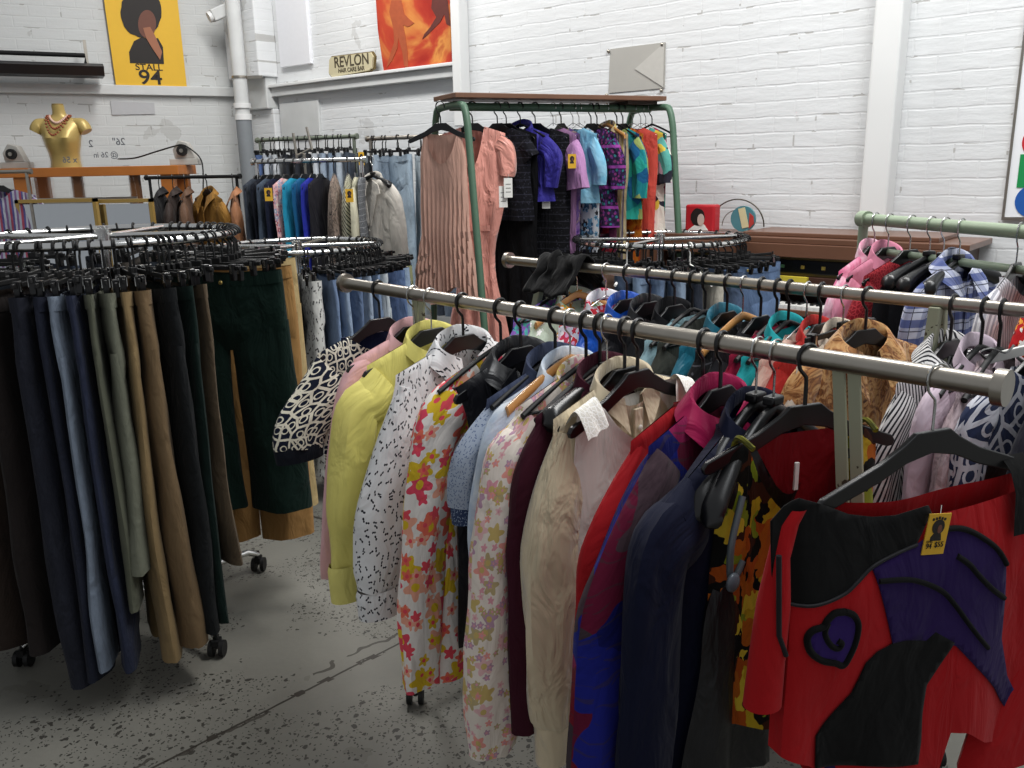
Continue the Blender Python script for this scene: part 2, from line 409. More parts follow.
# floor
def floor_mat():
    t = NT('worn_concrete', .55, spec=.35); ob = t.obj()
    big = t.noise(ob, .9, 5); med = t.noise(ob, 5, 6, rough=.65); fine = t.noise(ob, 60, 4)
    c = t.ramp(big, [hx('#62615b'), hx('#7a7870')], lo=.35, hi=.65)
    c = t.mix(t.math('MULTIPLY', med, .6), c, hx('#87857b')); c = t.mix(t.math('MULTIPLY', fine, .25), c, hx('#5d5c57'))
    stain = t.math('MULTIPLY', t.math('GREATER_THAN', t.noise(ob, 2.6, 5), .62), .35); c = t.mix(stain, c, hx('#5a564e'))
    dw = t.vm('ADD', ob, t.vm('SCALE', t.noise(ob, 40, 2, 'Color'), sc=.03))
    sp = 0
    for sc_, thr, mk in ((15, .12, .55), (34, .16, .53), (70, .18, .54)):
        nd = t.vor(dw, sc_); a = t.math('LESS_THAN', nd.outputs[0], thr); q = t.math('GREATER_THAN', t.noise(ob, 1.7, 3), mk-.08)
        r = t.math('GREATER_THAN', t.n('SeparateColor', i_0=nd.outputs['Color']).outputs[0], .45)
        sp = t.math('MAXIMUM', sp, t.math('MULTIPLY', t.math('MULTIPLY', a, q), r))
    c = t.mix(t.math('MULTIPLY', sp, .85), c, hx('#2a2622'))
    A = atz(200, 744, 0); B = atz(400, 643, 0); d = (B-A).normalized(); nn = V(-d.y, d.x, 0)
    ln = t.math('ABSOLUTE', t.math('ADD', t.math('SUBTRACT', t.vm('DOT_PRODUCT', ob, tuple(nn)), A.dot(nn)), t.math('MULTIPLY', t.math('SUBTRACT', t.noise(ob, 9, 3), .5), .012)))
    wdt = t.math('ADD', .0045, t.math('MULTIPLY', t.math('GREATER_THAN', t.noise(ob, 14, 4), .58), .009)); l = t.math('LESS_THAN', ln, wdt)
    c = t.mix(t.math('MULTIPLY', l, .9), c, hx('#2b241e'))
    # hairline cracks
    nd = t.vor(t.vm('ADD', ob, t.vm('SCALE', t.noise(ob, 4, 3, 'Color'), sc=.25)), .55, 'DISTANCE_TO_EDGE'); hc = t.math('MULTIPLY', t.math('LESS_THAN', nd.outputs[0], .0035), t.math('GREATER_THAN', t.noise(ob, 3, 2), .5))
    c = t.mix(t.math('MULTIPLY', hc, .8), c, hx('#332e28')); t.col(c)
    t.set(t.b.inputs['Roughness'], t.math('ADD', .42, t.math('MULTIPLY', med, .3)))
    t.bump(t.math('SUBTRACT', 1, t.math('MAXIMUM', l, sp)), .5, .004); t.bump(med, .25, .006); t.bump(fine, .2, .002)
    return t.m
L0 = LW(6.4, -.05, 0); R0 = RW(-7.4, -.05, 0); Cc = LW(0, -.05, 0)
fl = MB(); P = [Cc, L0, (L0[0], -1.5, 0), (R0[0], -1.5, 0), R0]
fl.prism([(p[0], p[1]) for p in P], (-.12, 0), lambda u, o, v: (u, v, o)); st(fl.build('floor', floor_mat(), smooth=False))
# ledges (trims)
def strip(W, s0, s1, z0, z1, d, name, mat, o0=0):
    return st(MB().box((min(s0, s1), o0, 0), (max(s0, s1), o0+d, 1), lambda s, o, k: W(s, o, (z0[0] if k == 0 else z0[1]) if s == min(s0, s1) else (z1[0] if k == 0 else z1[1]))).build(name, mat, smooth=False, bevel=.006))
sA, zA = onR(270, 99, .08); sB, zB = onR(455, 74, .08); zr = (zA+zB)/2
strip(RW, sA, sB, (zr, zr+.075), (zr, zr+.075), .07, 'trim_1', M_trimd)
st(MB().box((sB, 0, zr+.075), (sA, .10, zr+.10), RW).build('trim_2', M_trim, smooth=False, bevel=.005))
s1, z1 = onL(5, 89, .05); s2, z2 = onL(236, 93, .05); zl = (z1+z2)/2
st(MB().box((s2-.15, 0, zl-.03), (6.4, .055, zl+.05), LW).build('trim_3', M_trimd, smooth=False, bevel=.006))
# corner pillar and its corbel
a, _ = onR(277, 60, 0)
st(MB().box((a, 0, zr+.17), (sC, .20, TOP), RW).build('trim_4', M_brR, smooth=False, bevel=.01))
st(MB().box((a+.03, 0, zr-.1), (sC, .12, zr+.17), RW).build('trim_5', M_trimd, smooth=False, bevel=.01))
st(MB().box((a+.02, 0, 0), (sC, .07, zr-.1), RW).build('trim_6', M_brR, smooth=False, bevel=.01))
# boarded opening, framed recess and vertical boxes on the right wall
a, z0 = onR(282, 82, .03); b, _ = onR(312, 80, .03)
pz = MB().box((b, 0, zr+.24), (a, .035, TOP-.1), RW).build('boarded_window', simple('smooth_white_board', '#e4e5e9', .5, var=.03), smooth=False, bevel=.004)
tagp(pz, 'smooth white board panel closing the tall opening right of the corner pillar', 'wall panel')
a2, _ = onR(280, 102, .02); b2, zz = onR(318, 97, .02)
st(MB().box((b2, 0, zr-.35), (a2, .03, zr-.06), RW).build('trim_7', M_trimd, smooth=False, bevel=.004))
a, _ = onR(455.5, 60, .06); b, _ = onR(464, 60, .06)
po = MB().box((b, 0, zr-.35), (a, .10, TOP), RW).build('cable_duct', M_trim, smooth=False, bevel=.008)
tagp(po, 'narrow white vertical duct beside the orange dance poster', 'duct')
a, _ = onR(868, 100, .12); b, _ = onR(896, 100, .12)
po = MB().box((b, 0, 0), (a, .13, TOP), RW).build('pipe_casing', M_trim, smooth=False, bevel=.012)
tagp(po, 'wide white vertical boxed casing on the brick wall above the organ', 'duct')
sh = [onR(610, 49, .01), onR(665, 42, .01), onR(664, 88, .01), onR(608, 93, .01)]
fg = thing('metal_plate', 'flat grey sheet with folded triangular flap on the white brick wall', 'wall plate', RW(sh[0][0], 0, sh[0][1]))
def relp(b, parent): b.v = [tuple(Vector(p)-parent.location) for p in b.v]; return b
relp(MB().prism(sh, (0, .006), RW), fg).build('sheet', M_gsheet, fg, smooth=False)
relp(MB().prism([onR(664, 43, .01), onR(663, 87, .01), onR(635, 69, .01)], (.006, .012), RW), fg).build('folded_flap', simple('pale_grey_sheet', '#b9b7b1', .6), fg, smooth=False)
for q in sh:
    relp(MB().ell(RW(q[0]*.985+.0, .008, q[1]-.012), (.012, .012, .012), 8, 5), fg).build('screw', M_steel, fg)
# ------------- downpipe in the corner
pp = aty(238, 60, 8.0); px_, py_ = pp.x, pp.y
dp = thing('downpipe', 'tall white downpipe in the corner with grey lower section', 'pipe', (px_, py_, 0))
zj = aty(246, 120, 8.0).z; q = aty(245, 120, 8.0)
MB().tube([(0, 0, zj), (0, 0, TOP)], .062, 20).build('pipe', M_trimd, dp)
MB().tube([(0, 0, 0), (0, 0, zj+.02)], .068, 20).build('lower_pipe', simple('grey_pipe', '#7e8387', .55), dp)
MB().tube([(0, 0, zj+.1), (0, 0, zj+.14)], .075, 20).tube([(0, 0, zj), (0, 0, zj+.05)], .074, 20).build('pipe_collar', M_trim, dp)
MB().tube([(0, 0, zj+.35), (0, 0, zj+.37)], .07, 20).box((.06, -.01, zj+.345), (.2, .01, zj+.37)).build('pipe_bracket', M_steel, dp)
# ------------- posters and signs
def card(name, label, cat, pts, W, mat, o=(.01, .014)):
    c = pts[0]; t = thing(name, label, cat, W(c[0], 0, c[1])); relp(MB().prism(pts, o, W), t).build('board', mat, t, smooth=False); return t
M_yel = simple('yellow_print', '#dfb12f', .6, var=.03); M_dk = simple('black_print', '#1d1714', .6); M_br = simple('brown_print', '#6a4032', .6, var=.1)
def onWpts(f, pts, o=0): return [f(x, y, o) for x, y in pts]
def inv(t, W, f, pts, name, mat, o): relp(MB().prism(onWpts(f, pts), o, W), t).build(name, mat, t, smooth=False)
def text(s, size, mat, parent, mtx, name='lettering', ext=.001, sx=1):
    cu = bpy.data.curves.new(name, 'FONT'); cu.body = s; cu.size = size; cu.extrude = ext; cu.align_x = 'CENTER'; cu.align_y = 'CENTER'; cu.space_character = 1.0; cu.offset = size*.012 if size > .02 else 0
    o = bpy.data.objects.new(name, cu); COL.objects.link(o); dg = bpy.context.evaluated_depsgraph_get(); dg.update()
    me = bpy.data.meshes.new_from_object(o.evaluated_get(dg)); bpy.data.objects.remove(o); me.materials.clear(); me.materials.append(mat)
    me.transform(mtx @ Matrix.Diagonal((sx, 1, 1, 1))); n = bpy.data.objects.new(name, me); COL.objects.link(n)
    if parent: n.parent = parent; kids.setdefault(parent.name, []).append(n)
    return n
def wmat(right, normal, pos):
    right = Vector(right).normalized(); normal = Vector(normal).normalized(); up = normal.cross(right).normalized()
    M = Matrix((right, up, normal)).transposed().to_4x4(); M.translation = Vector(pos); return M
topz = 3.75
pL = onL(117, 91, .07); pR = onL(188, 92.5, .07); pTL = onL(103, 0, .07); pTR = onL(178, 0, .07)
po = card('stall_poster', 'yellow stall 94 poster with afro portrait resting on the wall ledge', 'poster', [(pL[0], zl+.05), (pR[0], zl+.05), (pTR[0], topz), (pTL[0], topz)], LW, M_yel, (.03, .04))
def circ(cx, cy, rx, ry, n=28, w=0): return [(cx+rx*math.cos(2*PI*i/n)*(1+w*math.sin(i*2.7)), cy+ry*math.sin(2*PI*i/n)*(1+w*math.sin(i*1.9))) for i in range(n)]
LWp = lambda f, x, y: f(x, y, .04)
f40 = lambda x, y, o=0: onL(x, y, .045)
inv(po, LW, f40, [(130, 63), (129, 52), (134, 41), (142, 37), (150, 39), (158, 38), (163, 47), (164, 64)], 'printed_shoulders', M_dk, (.04, .043))
inv(po, LW, f40, circ(141, 12, 20.5, 25, 30, .03), 'printed_hair', M_dk, (.043, .046))
inv(po, LW, f40, circ(147, 24, 9, 14), 'printed_face', M_br, (.046, .049))
inv(po, LW, f40, [(143, 28), (150, 27), (155, 36), (162, 52), (160, 60), (152, 48), (146, 38)], 'printed_hand', simple('light_brown_print', '#9a6449', .6), (.049, .052))
def ltext(W, f, x, y, s, size, mat, parent, o, sx=1):
    q = f(x, y, o); p = Vector(W(q[0], o, q[1]))-parent.location
    return text(s, size, mat, parent, wmat(-tl if W is LW else -tw, nl if W is LW else nw_, p), sx=sx)
ltext(LW, onL, 149, 67.5, 'STALL', .075, M_dk, po, .042, 1.1)
ltext(LW, onL, 150.5, 78, '94', .17, M_dk, po, .042, 1.15)
# orange poster (generic)
t = NT('orange_print', .5); uvo = t.obj(); f = t.noise(uvo, 1.6, 4, dist=1.5); t.col(t.ramp(f, [hx('#8c2018'), hx('#a22c20'), hx('#b4422a'), hx('#cf8a45'), hx('#9c2a20')], lo=.3, hi=.72))
a = onR(384, 76, .06); b = onR(452, 70, .06); c = onR(377, 0, .06); d = onR(453, 0, .06)
op = card('dance_poster', 'orange and red poster with dark legs standing on the wall ledge', 'poster', [(a[0], zr+.10), (b[0], zr+.10), (b[0], topz), (c[0]+.03, topz), (c[0]+.01, (c[1]+zr)/2+.1)], RW, t.m, (.05, .06))
f6 = lambda x, y, o=0: onR(x, y, .065)
M_leg = simple('rust_print', '#a34f2f', .6, var=.2); M_legd = simple('dark_brown_print', '#5d2c26', .6, var=.2)
inv(op, RW, f6, [(391, 0), (401, 0), (404, 14), (410, 20), (414, 23), (408, 27), (403, 25), (405, 36), (407, 50), (408, 68), (404, 66), (402, 52), (398, 38), (397, 48), (392, 60), (386, 68), (390, 54), (394, 42), (393, 28), (389, 12)], 'printed_dancer', M_leg, (.06, .063))
inv(op, RW, f6, [(432, -2), (447, -2), (449, 14), (450, 26), (446, 24), (444, 14), (440, 22), (432, 30), (426, 36), (422, 39), (424, 34), (430, 27), (436, 17), (431, 8)], 'printed_legs', M_legd, (.06, .063))
# hair sign
sgp = [(332, 63), (371, 58.5), (373.5, 63), (372.5, 74), (369, 76.5), (333, 83), (329.5, 79), (330, 66)]
sg = thing('shop_sign', 'small cream hair care bar sign standing on the wall ledge', 'sign', RW(onR(350, 70, .08)[0], .05, zr+.10))
q = [(onR(x, y, .08)) for x, y in sgp]; dz = zr+.10-min(p[1] for p in q)+.0
relp(MB().prism([(u, v+dz) for u, v in q], (.07, .085), RW), sg).build('board', simple('cream_board', '#c6bd9c', .5, var=.04), sg, smooth=False)
uc = sum(p[0] for p in q)/len(q); vc = sum(p[1] for p in q)/len(q)
relp(MB().prism([((u-uc)*1.05+uc, (v-vc)*1.12+vc+dz) for u, v in q], (.055, .07), RW), sg).build('rim', simple('gilt_rim', '#6a5a36', .5), sg, smooth=False)
for tx, x, y, sz in (('REVLON', 351.5, 67, .115), ('HAIR CARE BAR', 351.5, 75.5, .046)):
    p = onR(x, y, .086); ang = math.atan2(onR(370, 64, .08)[1]-onR(332, 68.5, .08)[1], abs(onR(370, 64, .08)[0]-onR(332, 68.5, .08)[0]))
    text(tx, sz, simple('brown_lettering', '#4a4233', .6), sg, wmat(-tw, nw_, Vector(RW(p[0], .0865, p[1]+dz))-sg.location) @ Matrix.Rotation(ang, 4, 'Z'), sx=1.0)
# safety sign at the right edge
a = onR(1023, 62, .02); b = onR(1004.5, 217, .02); w_ = .62
ss = card('safety_sign', 'white safety notice board with prohibition, first aid and mandatory symbols', 'sign', [(b[0], b[1]), (b[0]-w_, b[1]+.01), (b[0]-w_, a[1]+.25), (b[0], a[1]+.25)], RW, simple('sign_white', '#e9ebee', .4, var=.02), (.01, .02))
for i, (yy, c_) in enumerate(((142, 'r'), (171, 'g'), (201, 'b'))):
    cx = b[0]-.115; cz = onR(1018, yy, .02)[1]; R = .078
    if c_ == 'g':
        relp(MB().box((cx-R, .02, cz-R), (cx+R, .023, cz+R), RW), ss).build('first_aid_square', simple('sign_green', '#138a4a', .5), ss, smooth=False)
        relp(MB().box((cx-.05, .023, cz-.016), (cx+.05, .025, cz+.016), RW).box((cx-.016, .023, cz-.05), (cx+.016, .0252, cz+.05), RW), ss).build('white_cross', M_white, ss, smooth=False)
    else:
        relp(MB().prism(circ(cx, cz, R, R), (.02, .023), RW), ss).build('symbol_disc', simple('sign_'+c_, '#c3232b' if c_ == 'r' else '#1f57a5', .5), ss, smooth=False)
        if c_ == 'r': relp(MB().prism(circ(cx, cz, R*.78, R*.78), (.023, .025), RW), ss).build('inner_disc', M_white, ss, smooth=False); relp(MB().prism([(cx-.055, cz+.04), (cx-.045, cz+.05), (cx+.055, cz-.04), (cx+.045, cz-.05)], (.025, .027), RW), ss).build('red_bar', simple('sign_red2', '#c3232b', .5), ss, smooth=False)
        else:
            relp(MB().prism(circ(cx, cz+.04, .015, .015), (.023, .026), RW).prism([(cx-.022, cz+.02), (cx+.022, cz+.02), (cx+.03, cz-.055), (cx+.01, cz-.055), (cx, cz-.015), (cx-.01, cz-.055), (cx-.03, cz-.055)], (.023, .026), RW), ss).build('white_figure', M_white, ss, smooth=False)
relp(MB().box((b[0]-w_-.01, .0, b[1]-.015), (b[0]+.012, .024, b[1]), RW).box((b[0], 0, b[1]), (b[0]+.012, .024, a[1]+.25), RW), ss).build('frame', M_steel, ss, smooth=False)
# heater on the left wall
h1 = onL(-15, 72, .25); h2 = onL(104, 77, .25)
ht = thing('strip_heater', 'long black strip heater hung on the left wall', 'heater', LW(h2[0], .2, h2[1]))
relp(MB().prism([(.10, -.0), (.34, -.0), (.38, .07), (.3, .10), (.14, .10), (.08, .06)], (h2[0], 5.6), lambda u, o, v: LW(o, u, h2[1]+v)), ht).build('housing', simple('black_enamel', '#1d1c1e', .4), ht, smooth=False)
hz = onL(100, 56, .2)[1]
relp(MB().tube([LW(h2[0]+.12, .2, h2[1]+.1), LW(h2[0]+.12, .2, hz), LW(5.6, .2, hz+.0)], .018, 8), ht).build('feed_pipe', M_blackm, ht)
hb = onL(84, 40, .2)
relp(MB().box((hb[0]-.015, .0, h2[1]+.1), (hb[0]+.015, .2, h2[1]+.12), LW).box((hb[0]-.012, .19, h2[1]+.1), (hb[0]+.012, .21, hb[1]), LW), ht).build('bracket', M_steel, ht, smooth=False)
gp = [onL(110, 101), onL(154, 103), onL(155, 114), onL(112, 115)]
tagp(MB().prism(gp, (0, .012), LW).build('wall_patch', simple('grey_patch', '#b3b4b6', .7), smooth=False), 'pale grey rectangular patch on the left wall under the yellow poster', 'wall patch')
# camera-like box up left of pipe
cp = onL(228, 9, .3); cm = thing('security_camera', 'white box security camera tilted high beside the downpipe', 'camera', LW(cp[0], .3, cp[1]))
MB().box((-.16, -.05, -.05), (.16, .05, .05)).build('housing', M_trimd, cm, bevel=.01, smooth=False)
MB().tube([(-.16, 0, 0), (-.19, 0, 0)], .045, 14).build('lens_hood', M_trim, cm); MB().tube([(.05, .02, .0), (.1, .25, .12)], .015, 8).build('bracket', M_steel, cm)
cm.rotation_euler = (0, math.radians(-25), math.radians(30))
# ---------------------------------------------------------------- hangers
def hook_pts(R, top=-.086, w=0):
    pts = [(R*math.cos(a), 0, R*math.sin(a)) for a in [math.radians(-15+13*i) for i in range(17)]]
    pts += [(-R*.75, 0, -R*1.0), (-R*.2, 0, -R*1.55), (0, 0, -R*2.1), (0, 0, top-.01)]
    return smooth_path(pts, 2)
def half(fn): return fn
def mk_hanger(kind, R):
    t = thing('clothes_hanger', 'x', 'clothes hanger')
    hm = {'plastic': M_wire, 'resin': M_black, 'suit': M_wire, 'steep': M_wire, 'wooden': M_wire, 'wire': M_wire, 'white': M_white, 'clip': M_blackm, 'steelclip': M_wire, 'flocked': M_blackm}[kind]
    MB().tube(hook_pts(R), .0022 if kind not in ('resin', 'clip', 'white', 'flocked') else .0038, 6).build('hook', hm, t)
    if kind in ('plastic', 'resin'):
        h = [(0, -.083), (.034, -.083), (.055, -.098), (.10, -.122), (.206, -.160), (.214, -.170), (.210, -.180), (.198, -.181), (.10, -.150), (.05, -.128), (0, -.118)]
        MB().prism(h+[(-x, z) for x, z in h[-2:0:-1]], (-.005, .005), lambda u, o, v: (u, o, v)).build('shoulder_bar', M_black, t, bevel=.002)
    elif kind in ('suit', 'steep'):
        k1, k2 = (.30, 0) if kind == 'suit' else (.42, 1.3)
        rows = []
        for i in range(33):
            x = -.215+.43*i/32; a = abs(x)/.215; e = (1-max(0, a-.93)/.071)**.5 if a > .93 else 1
            zz = -.100-k1*abs(x)-k2*x*x; hh = (.012+.013*a**1.5)*e; dd = (.009+.019*a**2)*e
            rows.append([(x, -.02*a*a+dd*math.cos(2*PI*k/14), zz+hh*math.sin(2*PI*k/14)) for k in range(14)])
        MB().loft(rows, True, True, True).build('shoulder_bar', M_black, t)
        MB().box((-.018, -.012, -.095), (.018, .012, -.078)).build('neck_block', M_black, t, bevel=.004)
    elif kind in ('wooden', 'white', 'flocked'):
        rows = []; mt = {'wooden': M_wood, 'white': M_white, 'flocked': M_blackm}[kind]; g = .012 if kind == 'wooden' else .006
        for i in range(29):
            x = -.212+.424*i/28; a = abs(x)/.212; zz = -.088-.075*a**1.15
            rows.append([(x, -.012*a*a+.007*math.cos(2*PI*k/10), zz+g*math.sin(2*PI*k/10)) for k in range(10)])
        MB().loft(rows, True, True, True).build('shoulder_bar', mt, t)
        if kind == 'flocked': MB().tube([(-.205, -.01, -.163), (.205, -.01, -.163)], .003, 6).build('trouser_bar', mt, t)
    elif kind == 'wire':
        MB().tube([(0, 0, -.08), (-.2, 0, -.155), (-.205, 0, -.165), (.205, 0, -.165), (.2, 0, -.155), (0, 0, -.08)], .0016, 6).build('shoulder_wire', M_wire, t)
    elif kind in ('clip', 'steelclip'):
        MB().box((-.175, -.004, -.100), (.175, .004, -.086)).box((-.022, -.005, -.09), (.022, .005, -.07)).build('clip_bar', M_blackm, t, smooth=False, bevel=.002)
        for s in (-1, 1):
            MB().prism([(-.011, -.080), (.011, -.080), (.009, -.133), (-.009, -.133)], (-.010, .010), lambda u, o, v, s=s: (s*.145+u, o*(1 if v > -.1 else .8), v)).build('clip', M_black, t, smooth=False, bevel=.003)
            MB().box((s*.145-.004, -.0112, -.11), (s*.145+.004, .0112, -.085)).build('clip_spring', M_wire, t, smooth=False)
    return t
_hp = {}
def hanger(kind, P, rz, label, group=None, R=.020, tilt=0):
    k = (kind, R)
    if k not in _hp: h = _hp[k] = mk_hanger(kind, R); h['label'] = label; 
    else: h = dup(_hp[k], label)
    if group: h['group'] = group
    h.location = P; h.rotation_euler = (0, tilt, rz)
    if kind in ('resin', 'flocked', 'wooden', 'suit'): h.scale = (.93, 1, 1)
    return h
# ---------------------------------------------------------------- garments
_seed = [0]
def nseed(): _seed[0] += 1; return _seed[0]*1.37
def top_garment(name, label, cat, P, rz, mat, body={}, sleeves=None, smat=None, collar=None, cmat=None, lapel=None, placket=None, buttons=None, lining=None, lab=None, group=None, cuffs=None, pocket=None, both=True):
    t = thing(name, label, cat, P, rz, group); sd = nseed(); b = dict(seed=sd); b.update(body)
    bo = body_mesh(**b).build('body', mat, t)
    zb = b.get('zb', -.7); D = b.get('D', .03)
    if sleeves:
        for s in (-1, 1) if both else (-1,):
            pts = sleeves(s, b.get('sh', .21)) if getattr(sleeves, '__name__', '') == 'f' else (sleeves(s) if callable(sleeves) else sleeves)
            sl = sleeve_mesh(pts, sd+s).build('sleeve', smat or mat, t)
            if cuffs:
                z, xc, hw, hd = pts[-1][:4]; yc = pts[-1][4] if len(pts[-1]) > 4 else 0
                rows = [[(xc+(hw*k)*math.cos(2*PI*i/20), yc+(hd*k)*math.sin(2*PI*i/20), zz) for i in range(20)] for zz, k in ((z+.012, .96), (z, 1.03), (z-cuffs[0]*.5, 1.0), (z-cuffs[0], .97))]
                c = MB().loft(rows).build('cuff', cuffs[1], sl)

    if collar is not None: collar_mesh(**collar).build('collar', cmat or mat, t)
    if lapel:
        for s in (-1, 1): lapel_mesh(s, *lapel).build('lapel', mat, t, smooth=False)
    if placket:
        z1, z2 = placket[:2]; MB().box((-.013, -D-.0105, z2), (.013, -D-.004, z1)).build('placket', placket[2] if len(placket) > 2 else mat, t, smooth=False, bevel=.002)
    if buttons:
        n, z1, z2, bm_ = buttons
        for i in range(n):
            z = z1+(z2-z1)*i/max(1, n-1); MB().ell((0, -D-.014, z), (.0065, .003, .0065), 10, 6).build('button', bm_, t)
    if lab: MB().box((-.02, .014, -.125), (.02, .0165, -.108)).build('neck_label', lab, t, smooth=False)
    return t
def outer(pts, hw=.06, cuff=.045, hd=.035, sh=.21, zt=None, puff=None):
    # centre line of a sleeve whose outer edge follows the (x, z) list; mirrored for the far side
    def f(s, sh=sh):
        w0 = hw if not puff else puff[0]; zs = -.080-.33*(sh-.05)-.006 if zt is None else zt
        P = [(zs-w0, s*(sh-.055), w0, hd*.8)]; n = len(pts)
        for i, (x, z) in enumerate(pts):
            w = hw+(cuff-hw)*(i/max(1, n-1)) if not puff else puff[i]
            if z > -.235 and i < n-1:
                if i == 0: P.append((z-w*.75, s*(abs(x)-w*.85), w, hd*.95))
                continue
            P.append((z, s*(abs(x)-w), w, hd*(w/max(.01, hw or w))**.5 if hw else hd))
        out = [P[0]]
        for p in P[1:]:
            if p[0] < out[-1][0]-.02: out.append(p)
        return out
    return f
def trousers(name, label, cat, P, rz, mat, group=None, button=None, wmat_=None, cuffm=None, **k):
    t = thing(name, label, cat, P, rz, group); k.setdefault('seed', nseed())
    pants_parts(**k).build('trouser_body', mat, t)
    hw = k.get('hw', .19); z0 = k.get('z0', -.12); D = k.get('D', .03)
    MB().loft(waist_rows(hw, D, z0+.004, z0-.038, k['seed'])).build('waistband', wmat_ or mat, t)
    if button: MB().ell((0, -D-.008, z0-.035), (.008, .004, .008), 10, 6).build('button', button, t)
    return t
def rackpoint(A, B, px):
    lo, hi = -.5, 1.8
    for _ in range(40):
        m_ = (lo+hi)/2
        if proj(A+(B-A)*m_)[0] < px: lo = m_
        else: hi = m_
    return A+(B-A)*lo
def castor(P, parent, r=.028):
    c = MB().tube([(P[0]-.011, P[1], P[2]), (P[0]-.026, P[1], P[2])], r, 16).tube([(P[0]+.011, P[1], P[2]), (P[0]+.026, P[1], P[2])], r, 16).build('castor_wheel', M_rubber, parent)
    MB().tube([(P[0], P[1], P[2]+.06), (P[0], P[1], P[2])], .007, 8).box((P[0]-.012, P[1]-.02, P[2]+.012), (P[0]+.012, P[1]+.02, P[2]+.035)).build('castor_fork', M_blackm, c)
    kids[parent.name] = kids[parent.name]
# ================================================================ FRONT RACK
Z1 = 1.33
A1 = V(-.4743, 2.4709, Z1); B1 = V(.6976, 1.1748, Z1); d1 = (B1-A1).normalized(); w1 = V(-d1.y, d1.x, 0); RZ1 = math.atan2(w1.y, w1.x)
def rack_bar(name, label, A, B, r, mat, end_r=.027):
    t = thing(name, label, 'clothes rack', ((A+B)/2*1).to_tuple()[:2]+(0,))
    L = t.location; d = (B-A).normalized()
    MB().tube([A-L, B-L], r, 20).build('rail', mat, t)
    for p, s in ((A, -1), (B, 1)): MB().tube([p-L-d*s*.012, p-L+d*s*.004], end_r, 20).build('end_cap', mat, t)
    return t
def flatbar(p, q, w, th, side):
    p = Vector(p); q = Vector(q); ax = (q-p).normalized(); side = (side-ax*side.dot(ax)).normalized(); n = ax.cross(side)
    vs = [a+side*(w/2)*i+n*(th/2)*j for a in (p, q) for i, j in ((-1, -1), (1, -1), (1, 1), (-1, 1))]
    return MB().add(vs, [(0,1,2,3),(7,6,5,4),(0,4,5,1),(1,5,6,2),(2,6,7,3),(3,7,4,0)])
r1 = rack_bar('clothes_rack', 'front clothes rack with brushed steel rail crossing the middle of the floor', A1, B1, .0165, M_steel)
L = r1.location
for top_s, foot_s, w0, w1_ in ((.34, .154, .06, .42), (1.50, 1.62, -.02, .42)):
    for k in (0, 1):
        flatbar(A1+d1*(top_s+.026*k)-L+V(0, 0, -.012), A1+d1*(foot_s+.026*k)+w1*(w0+.05)-L+V(0, 0, .09-Z1), .020, .006, d1).build('leg', M_chip, r1, smooth=False)
    f = A1+d1*foot_s-L; f.z = .085
    flatbar(f+w1*w0, f+w1*w1_, .03, .02, d1).build('foot_bar', M_chip, r1, smooth=False)
    for ww in (w0, w1_): q = f+w1*ww; castor((q.x, q.y, .029), r1)
f = A1+d1*.17-L; g = A1+d1*1.62-L; f.z = g.z = .12
flatbar(f+w1*.38, g+w1*.38, .03, .01, V(0, 0, 1)).build('brace', M_chip, r1, smooth=False)
def P1(px): return rackpoint(A1, B1, px)
M_lat = fabric('lattice', '#141a2c', '#d9d4c2', sc=34)
hg = []
def H1(px, kind, what, rot=0, label=None, R=.0205, rail=P1, rz=RZ1):
    colour = {'plastic': 'black plastic', 'resin': 'all-black plastic', 'suit': 'wide-shouldered black', 'steep': 'steep black', 'wooden': 'varnished wooden', 'wire': 'thin wire', 'white': 'white plastic', 'clip': 'black clip', 'steelclip': 'steel-hooked clip', 'flocked': 'slim black'}[kind]
    return hanger(kind, rail(px), rz-math.radians(rot), label or colour+' hanger carrying the '+what, None, R)
FR = ' on the front rack'
# 1 lattice top
H1(378, 'resin', 'navy and cream lattice top')
lt = top_garment('short_sleeved_blouse', 'navy and cream lattice print short-sleeved top, leftmost garment'+FR, 'top', P1(378), RZ1, M_lat,
    dict(sh=.20, ch=.215, wa=.2, he=.22, zb=-.62, nw=.10, nf=.05, D=.035, z0=-.085), outer([(-.275, -.15), (-.30, -.24), (-.335, -.33), (-.345, -.39)], .085, .07, .035), lab=simple('label_grey', '#8a8a90'),
    cuffs=(.035, fabric('plain', '#12161f')))
MB().box((-.11, .02, -.30), (.11, .028, -.125)).build('lining', fabric('plain', '#141c3a'), lt)
# 2 pink
H1(413, 'plastic', 'pale pink blouse')
top_garment('blouse', 'pale pink blouse, just a strip showing behind the yellow blouse'+FR, 'blouse', P1(413), RZ1, fabric('plain', '#dfb0b4'),
    dict(sh=.19, he=.20, zb=-.72, D=.02, nw=.07), outer([(-.225, -.17), (-.265, -.30), (-.305, -.48), (-.325, -.70)], .05, .045, .02), collar=dict(rx=.07))
# 3 yellow
H1(430, 'plastic', 'lemon yellow blouse')
top_garment('blouse', 'lemon yellow long-sleeved blouse'+FR, 'blouse', P1(430), RZ1, fabric('plain', '#e0d577', rough=.6, sheen=.1),
    dict(sh=.20, he=.21, zb=-.76, D=.03, nw=.07), outer([(-.245, -.19), (-.30, -.27), (-.335, -.46), (-.335, -.56), (-.345, -.645)], .062, .055, .035), cuffs=(.085, fabric('plain', '#e2d87e', rough=.6)), collar=dict(rx=.07), placket=(-.17, -.74), buttons=(6, -.2, -.7, M_pearl))
